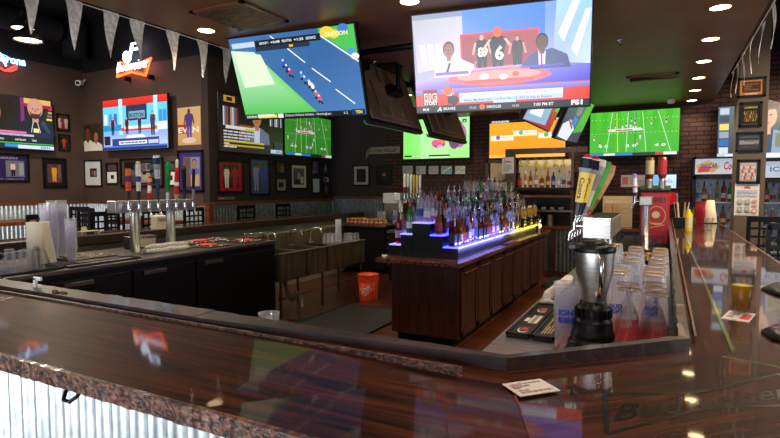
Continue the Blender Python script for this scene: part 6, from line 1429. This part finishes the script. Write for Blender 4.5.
t = thing('indicator_light', onx(390, 262, -4.0), 'tiny blue indicator light low beside the island', 'light'); t.location = (-4.52, 8.47, .45); m = MB(); m.lathe((-4.5, 8.6, .5), [(.0005, 0), (.014, .0), (.012, .008), (.0005, .01)], 10, axis=(1, -.3, 0)); t.location = (-4.5, 8.6, .5); m.build('led', 'blueled', t)

# ------------------------------------------------------------------ drinks fridges
def fridge(x0, x1, label, sign, zt, seed):
    y0, y1 = 9.62, YB - .02; t = thing('drinks_fridge', ((x0 + x1) / 2, y0, 0), label, 'fridge')
    m = MB()
    for q in ((x0, y0, .0, x0 + .04, y1, zt), (x1 - .04, y0, 0, x1, y1, zt), (x0, y0, zt - .03, x1, y1, zt), (x0, y0, 0, x1, y1, .2), (x0, y1 - .03, 0, x1, y1, zt), (x0, y0, zt - .32, x1, y1, zt - .29)): m.box(q[0], q[1], q[2], q[3], q[4], q[5])
    m.build('cabinet', 'black', t)
    a = Art((x0 + .03, y0 - .004, zt - .27), (1, 0, 0), (0, 0, 1), x1 - x0 - .06, .24); a.rect(0, 0, 1, 1, 'd8dce0', 'b8c4d8'); sign(a); a.done('sign', 'screen_dim', t)
    m = MB()
    for i in range(4): m.box(x0 + .04, y0 + .06, .26 + i * .37, x1 - .04, y1 - .04, .275 + i * .37)
    m.build('shelves', 'galv', t)
    m = MB(); m.box(x0 + .045, y1 - .045, .2, x1 - .045, y1 - .032, zt - .33); m.box(x0 + .041, y0 + .05, .3, x0 + .05, y0 + .07, zt - .34); M['coolwhite'] = M.get('coolwhite') or mat('cool_white_lamp', '363c42', .5, emit='cfe0ff', es=.1); m.build('lit_back', 'coolwhite', t)
    d = MB(); d.box(x0 + .01, y0 - .02, .2, x0 + .05, y0, zt - .3); d.box(x1 - .05, y0 - .02, .2, x1 - .01, y0, zt - .3); d.box(x0 + .01, y0 - .02, .2, x1 - .01, y0, .25); d.box(x0 + .01, y0 - .02, zt - .35, x1 - .01, y0, zt - .3); dd = d.build('door', 'black', t)
    m = MB(); m.box(x0 + .05, y0 - .012, .25, x1 - .05, y0 - .008, zt - .35); m.build('pane', 'glass', dd); m = MB(); m.box(x0 + .02, y0 - .05, .9, x0 + .035, y0 - .02, 1.3); m.build('handle', 'steel', dd)
    return t
def sg1(a): a.poly([(.05, .2), (.4, .1), (.55, .5), (.3, .9), (.02, .6)], 'e0a030'); a.poly([(.05, .1), (.3, .15), (.35, .5), (.1, .5)], 'd02828'); a.text('NASCAR', .12, .4, .3, '3040a0', width=.36, bold=.04, shear=.2); a.text('Coca-Cola', .62, .3, .5, 'c81c24', width=.6, bold=.03, shear=.2)
def sg2(a): a.rect(0, .3, 1, .7, 'd0e0f0'); a.text('ICE COLD', .1, .38, .3, '3a6ab0', width=.8, bold=.03)
fx0, fx1 = ony(692.5, 180, 9.62).x, ony(692.5, 180, 9.62).x + .68
fridge(fx0, fx1, 'black drinks fridge with a lit Coca-Cola sign, left of the pillar', sg1, 2.09, 1)
gx0 = ony(761, 190, 9.62).x; fridge(gx0, gx0 + .75, 'black drinks fridge with bright shelves right of the pillar', sg2, 2.03, 2)
for f_i, (xx, nm) in enumerate(((fx0, 'left fridge'), (gx0, 'right fridge'))):
    for s in range(1, 4):
        for i in range(7):
            k = KINDS[[13, 2, 9, 14, 8, 6, 3, 10][(i + s * 3 + f_i) % 8]]
            bottle(k, (xx + .085 + i * .088, 9.76, .276 + s * .37), f"{ordn(i)} from left, {['', 'bottom', 'middle', 'top'][s]} shelf, {nm}", 'bottles in the drinks fridges')
# ------------------------------------------------------------------ objects on the right bar
def on(px, py, z=BZ): return onz(px, py, z)
def coaster(pts, label, z, draw, seed=1):
    ps = [onz(px, py, z) for px, py in pts]; c = sum(ps, Vector((0, 0, 0))) / 4
    r_ = (ps[1] - ps[0]); u_ = (ps[3] - ps[0]); w, h = r_.length, u_.length; r_.normalize(); n = Vector((0, 0, 1)); u_ = n.cross(r_)
    t = thing('coaster', c, label, 'coaster'); org = c - r_ * w / 2 - u_ * h / 2
    m = MB(); m.obox(c + Vector((0, 0, .001)), r_, u_, n, w / 2, h / 2, .001); m.build('card', 'paper', t)
    a = Art(org + Vector((0, 0, .0022)), r_, u_, w, h, .0001); a.rect(0, 0, 1, 1, 'd4ccc4'); draw(a); a.done('print', 'print', t); return c
def cd1(a): a.scrib(.08, .15, .6, .85, 3, '5a5a80', 3); a.ell(.75, .55, .16, .28, 'b85a50'); a.rect(.1, .05, .5, .12, 'c85050')
Zn = BZ + .0085
coaster([(202, 340), (221.5, 331.5), (198, 328), (182, 335)], 'white printed coaster card lying in the middle of the near bar', Zn, cd1)
coaster([(517, 397), (557, 391), (540, 380), (509, 384)], 'white printed coaster card at the bar corner seam', BZ + .006, lambda a: (a.scrib(.1, .55, .9, .9, 2, '8a7a80', 2), a.scrib(.1, .1, .9, .4, 2, 'a87a80', 3), a.rect(.1, .5, .28, .75, 'b88088')))
coaster([(-4, 303), (21, 298), (6, 292.5), (-16, 296)], 'pale printed card at the left end of the near bar', BZ + .0125, lambda a: a.scrib(.1, .1, .9, .9, 4, '9a9aa8', 2))
coaster([(721, 318.5), (749, 322.5), (757, 315), (728, 310.5)], 'two-tone cardboard coaster under the beer glass', BZ + .0005, lambda a: (a.rect(.6, .2, .95, .8, 'c84a40'), a.scrib(.1, .2, .55, .8, 2, '8a7a70', 2)))
bp = onz(741, 313, BZ); c = (bp.x, bp.y, BZ + .0032)
t = thing('beer_glass', c, 'pint glass half full of golden beer on the right bar', 'glass')
m = MB(); m.lathe(c, [(.030, 0), (.032, .003), (.046, .19), (.0475, .192), (.0455, .192), (.044, .188), (.031, .012), (.001, .010)], 28, cap=False); m.build('glass_wall', 'glass', t)
m = MB(); m.lathe(c, [(.001, .012), (.0295, .012), (.038, .115), (.001, .1155)], 28, cap=False); m.build('beer', 'beer', t)
m = MB(); m.lathe(c, [(.001, .1155), (.038, .1155), (.0382, .118), (.034, .119), (.033, .1165), (.001, .1165)], 28, cap=False); M['foam'] = mat('beer_foam', 'd8b850', .6); m.build('foam', 'foam', t)
# dark tapered pouch and patterned pouch at the right edge
def pouch(pts, z, label, mt, extra=None):
    ps = [onz(*p, z) for p in pts]; c = sum(ps, Vector((0, 0, 0))) / len(ps); t = thing('pouch', c, label, 'pouch')
    m = MB(); n = len(ps); lo = [(p.x, p.y, z) for p in ps]; mid = [(p.x, p.y, z + .012) for p in ps]; hi = [tuple(c.lerp(p, .6) + Vector((0, 0, .026))) for p in ps]
    m.add(lo + mid + hi, [tuple(range(n))[::-1], tuple(range(2 * n, 3 * n))] + [(k * n + i, k * n + (i + 1) % n, (k + 1) * n + (i + 1) % n, (k + 1) * n + i) for k in (0, 1) for i in range(n)], 0, None, True); m.build('body', mt, t)
    if extra: extra(t, c, z)
    return t
pouch([(761, 290), (775, 296), (796, 300), (794, 286), (776, 284)], BZ, 'black tapered pouch at the right edge of the bar beyond the beer', 'black')
def dots(t, c, z):
    r = random.Random(3); m = MB()
    for i in range(9):
        x, y = c.x + r.uniform(-.03, .03), c.y + r.uniform(-.02, .02); m.lathe((x, y, z + .0262), [(.0005, 0), (.007, 0)], 8, cap=False)
        k = L(['d0306a', '8a3ab0', 'e05a8a'][i % 3]); m.c = [q if q is not None else k for q in m.c]
    m.build('floral_dots', 'print', t)
pouch([(761, 333), (772, 341), (797, 345), (794, 328), (775, 327)], BZ, 'black pouch with pink and purple flowers at the right bar edge', 'black', dots)
# small plastic cup with a napkin behind the near rail
xg = onz(267.5, 325, 1.09).x
t = thing('plastic_cup', (xg - .03, 1.60, .975), 'small clear plastic cup with white napkin behind the near rail', 'cup'); c = (xg - .04, 1.60, .975); t.location = c
m = MB(); m.lathe(c, [(.034, 0), (.036, .004), (.041, .145), (.0425, .147), (.040, .147), (.034, .01), (.001, .008)], 22, cap=False); m.build('cup_wall', 'plastic', t)
m = MB(); m.lathe((c[0], c[1], c[2] + .1), [(.012, -.02), (.022, .0), (.015, .025), (.006, .032)], 7); m.build('napkin', 'towel', t)
# row of things far along the right bar
def prop(name, px, py, label, cat, build, z=BZ):
    p = onz(px, py, z); t = thing(name, p, label, cat); build(t, p); return t
def yb(t, p): m = MB(); m.lathe(p, [(.04, 0), (.04, .2), (.02, .23), (.01, .27)], 14); M['mustard'] = mat('mustard', 'd8c020', .5); m.build('body', 'mustard', t); m = MB(); m.lathe(p, [(.041, .04), (.041, .16)], 14, cap=False); m.build('label', 'ivory_label', t)
t = thing('squeeze_bottle', (.165 + .1, 7.4, BZ), 'yellow squeeze bottle standing on the far right bar', 'bottle'); yb(t, (.265, 7.4, BZ))
t = thing('plastic_tumbler', (.47, 9.1, BZ), 'red plastic tumbler on the far right bar', 'cup'); m = MB(); m.lathe((.47, 9.1, BZ), [(.05, 0), (.062, .16)], 18, cap=True); m.lathe((.47, 9.1, BZ + .16), [(.055, 0), (.062, .16), (.06, .163)], 18, cap=False); m.build('tumbler', 'matred', t); m = MB(); m.lathe((.47, 9.1, BZ + .16), [(.063, .15), (.066, .155), (.063, .162)], 18, cap=False); m.build('rim', 'matred', t)
t = thing('towel_roll', (.60, 9.15, BZ), 'tall tapered roll of cream paper towel on the far right bar', 'paper towel roll'); m = MB(); m.lathe((.60, 9.15, BZ + .012), [(.095, 0), (.095, .008), (.05, .33), (.02, .332)], 22); m.build('roll', 'paper', t); m = MB(); m.lathe((.60, 9.15, BZ), [(.105, 0), (.105, .008), (.1, .012)], 22); m.build('base', 'blackm', t)
t = thing('utensil_caddy', (.17, 7.9, BZ), 'black utensil caddy with straws at the far end of the right bar', 'caddy'); m = MB(); m.box(.12, 7.85, BZ + .01, .30, 8.0, BZ + .14); m.build('caddy_body', 'black', t, bevel=.006)
for i in range(6):
    m = MB(); m.cyl((.14 + i * .027, 7.92, BZ + .1), (.10 + i * .045, 7.9 + .02 * (i % 2), BZ + .34), .006 + .006 * (i % 2), n=6); m.build('utensil', ['cardboard', 'paper', 'black'][i % 3], t)
t = thing('menu_stand', (.33, 8.6, BZ), 'brown menu stand behind the yellow squeeze bottle', 'menu'); m = MB(); m.box(.24, 8.6, BZ, .38, 8.66, BZ + .25); m.build('menu', 'copperwood', t, bevel=.005); a = Art((.25, 8.598, BZ + .02), (1, 0, 0), (0, 0, 1), .12, .2); a.rect(0, 0, 1, 1, '8a6a50'); a.scrib(.1, .1, .9, .9, 5, 'c8b090', 3); a.done('menu_print', 'print', t)
for i, (x, y) in enumerate(((.3, 8.2), (.5, 7.7), (.42, 7.55))):
    pint((x, y, BZ), f"clear glass on the far right bar, {ordn(i)} of three near the squeeze bottle", 'glasses on the far right bar')

# ================================================================== STOOLS AND TABLES
st0 = thing('bar_stool', (0, 0, 0), 'black stool', 'stool')
m = MB(); m.box(-.2, -.2, .73, .2, .2, .77); m.build('seat', 'black', st0, bevel=.012)
for a in (-1, 1):
    for b in (-1, 1):
        m = MB(); m.cyl((a * .22, b * .22, 0), (a * .17, b * .17, .735), .016); m.build('leg', 'blackmetal', st0)
m = MB(); m.cyl((-.205, -.205, .25), (.205, -.205, .25), .01); m.cyl((-.205, .205, .25), (.205, .205, .25), .01); m.cyl((.205, -.205, .3), (.205, .205, .3), .01); m.cyl((-.205, -.205, .3), (-.205, .205, .3), .01); m.build('foot_ring', 'blackmetal', st0)
bk0 = MB()
for b in (-.19, .19): bk0.obox((-.22, b, 1.0), (0, 0, 1), (0, 1, 0), (1, 0, 0), .28, .018, .014)
bk0.obox((-.22, 0, 1.27), (0, 1, 0), (0, 0, 1), (1, 0, 0), .2, .03, .014); bko = bk0.build('back_frame', 'black', st0)
m = MB()
for z in (.88, .98, 1.08, 1.17): m.box(-.228, -.18, z - .012, -.214, .18, z + .012)
for y in (-.09, 0, .09): m.box(-.227, y - .01, .8, -.215, y + .01, 1.25)
m.build('lattice', 'black', bko)
sts = [((-6.28, 3.6), 0, 'black lattice-back stool at the left bar, nearest the camera'), ((-6.28, 4.35), 0, 'black lattice-back stool at the left bar behind the cups, second'), ((-6.28, 5.1), 0, 'black lattice-back stool at the left bar behind the tap tower'), ((-6.3, 5.85), .05, 'black lattice-back stool at the left bar where the walls meet'),
       ((-6.3, 7.0), 0, 'black stool at the left bar below the red-matted picture'), ((-6.3, 8.0), 0, 'black stool at the left bar below the cream-matted picture'),
       ((-7.9, 5.2), R_(90), 'black ladder-back stool in the left room right of the plastic cups'), ((-8.5, 5.45), R_(100), 'black ladder-back stool in the left room near the corner'), ((-7.2, 5.2), R_(90), 'black ladder-back stool in the left room behind the tap tower'),
       ((.98, 7.15), R_(97), 'black stool beside the pillar on the right of the bar'), ((1.04, 5.9), R_(84), 'black lattice-back stool at the right picture edge')]
for i, (p, r, lb) in enumerate(sts):
    if i == 0: st0.location = (p[0], p[1], 0); st0.rotation_euler = (0, 0, r); st0['label'] = lb; st0['group'] = 'black stools around the bar'
    else: dup(st0, (p[0], p[1], 0), lb, 'black stools around the bar', r)
def hightable(x0, y0, x1, y1, label):
    t = thing('high_table', ((x0 + x1) / 2, (y0 + y1) / 2, 0), label, 'table'); m = MB(); m.box(x0, y0, 1.02, x1, y1, 1.08); m.build('tabletop', 'copperwood', t, bevel=.008)
    for yy in (y0 + .25, y1 - .25):
        m = MB(); xm = (x0 + x1) / 2; m.cyl((xm, yy, .02), (xm, yy, 1.02), .045); m.build('leg', 'galvd', t); m = MB(); m.lathe((xm, yy, 0), [(.22, 0), (.22, .015), (.05, .03)], 20); m.build('foot', 'blackmetal', t)
hightable(-9.6, 2.6, -8.9, 5.3, 'dark wood high table along the far left wall')
hightable(-8.3, 5.55, -6.9, 6.0, 'dark wood high table below the studio show television')

# ================================================================== LIGHT
def area(name, loc, rot, sx, sy, e, col):
    l = bpy.data.lights.new(name, 'AREA'); l.shape = 'RECTANGLE'; l.size = sx; l.size_y = sy; l.energy = e; l.color = col
    o = bpy.data.objects.new(name, l); COL.objects.link(o); o.location = loc; o.rotation_euler = rot; return o
area('assumed_daylight', (-1.5, -4.95, 1.85), (R_(90), 0, 0), 7.6, 2.0, 120, (.86, .93, 1))  # added daylight lamp behind the camera; the window there is assumed
area('low_front_fill', (-2.2, -3.6, .5), (R_(84), 0, 0), 5.5, .8, 260, (.86, .93, 1))  # low lamp added to brighten the bar's front panel; no door there
area('left_room_fill', (-9.0, -3.0, 2.2), (R_(80), 0, R_(-5)), 2.0, 1.6, 50, (.9, .95, 1))  # lamp added to brighten the left room, no window behind it
area('right_aisle_fill', (3.9, 3.5, 1.9), (R_(90), 0, R_(90)), 3.0, 1.8, 60, (.9, .94, 1))  # added fill for the glasses on the right; the wall has no window
for (x, y, c, e) in ((-1.70, 5.7, (.25, .25, 1), 12), (-1.70, 8.0, (1, .8, .2), 4)):
    l = area('shelf_led', (x, y, 1.0), (0, R_(100), 0), .04, 2.0, e, c)
w = bpy.data.worlds.new('world'); scn.world = w; w.use_nodes = True
w.node_tree.nodes['Background'].inputs[0].default_value = (.75, .85, 1, 1); w.node_tree.nodes['Background'].inputs[1].default_value = .8
scn.view_settings.view_transform = 'Standard'; scn.view_settings.look = 'None'; scn.view_settings.exposure = 0.0
scn.cycles.transparent_max_bounces = 40
scn.cycles.sample_clamp_indirect = 6
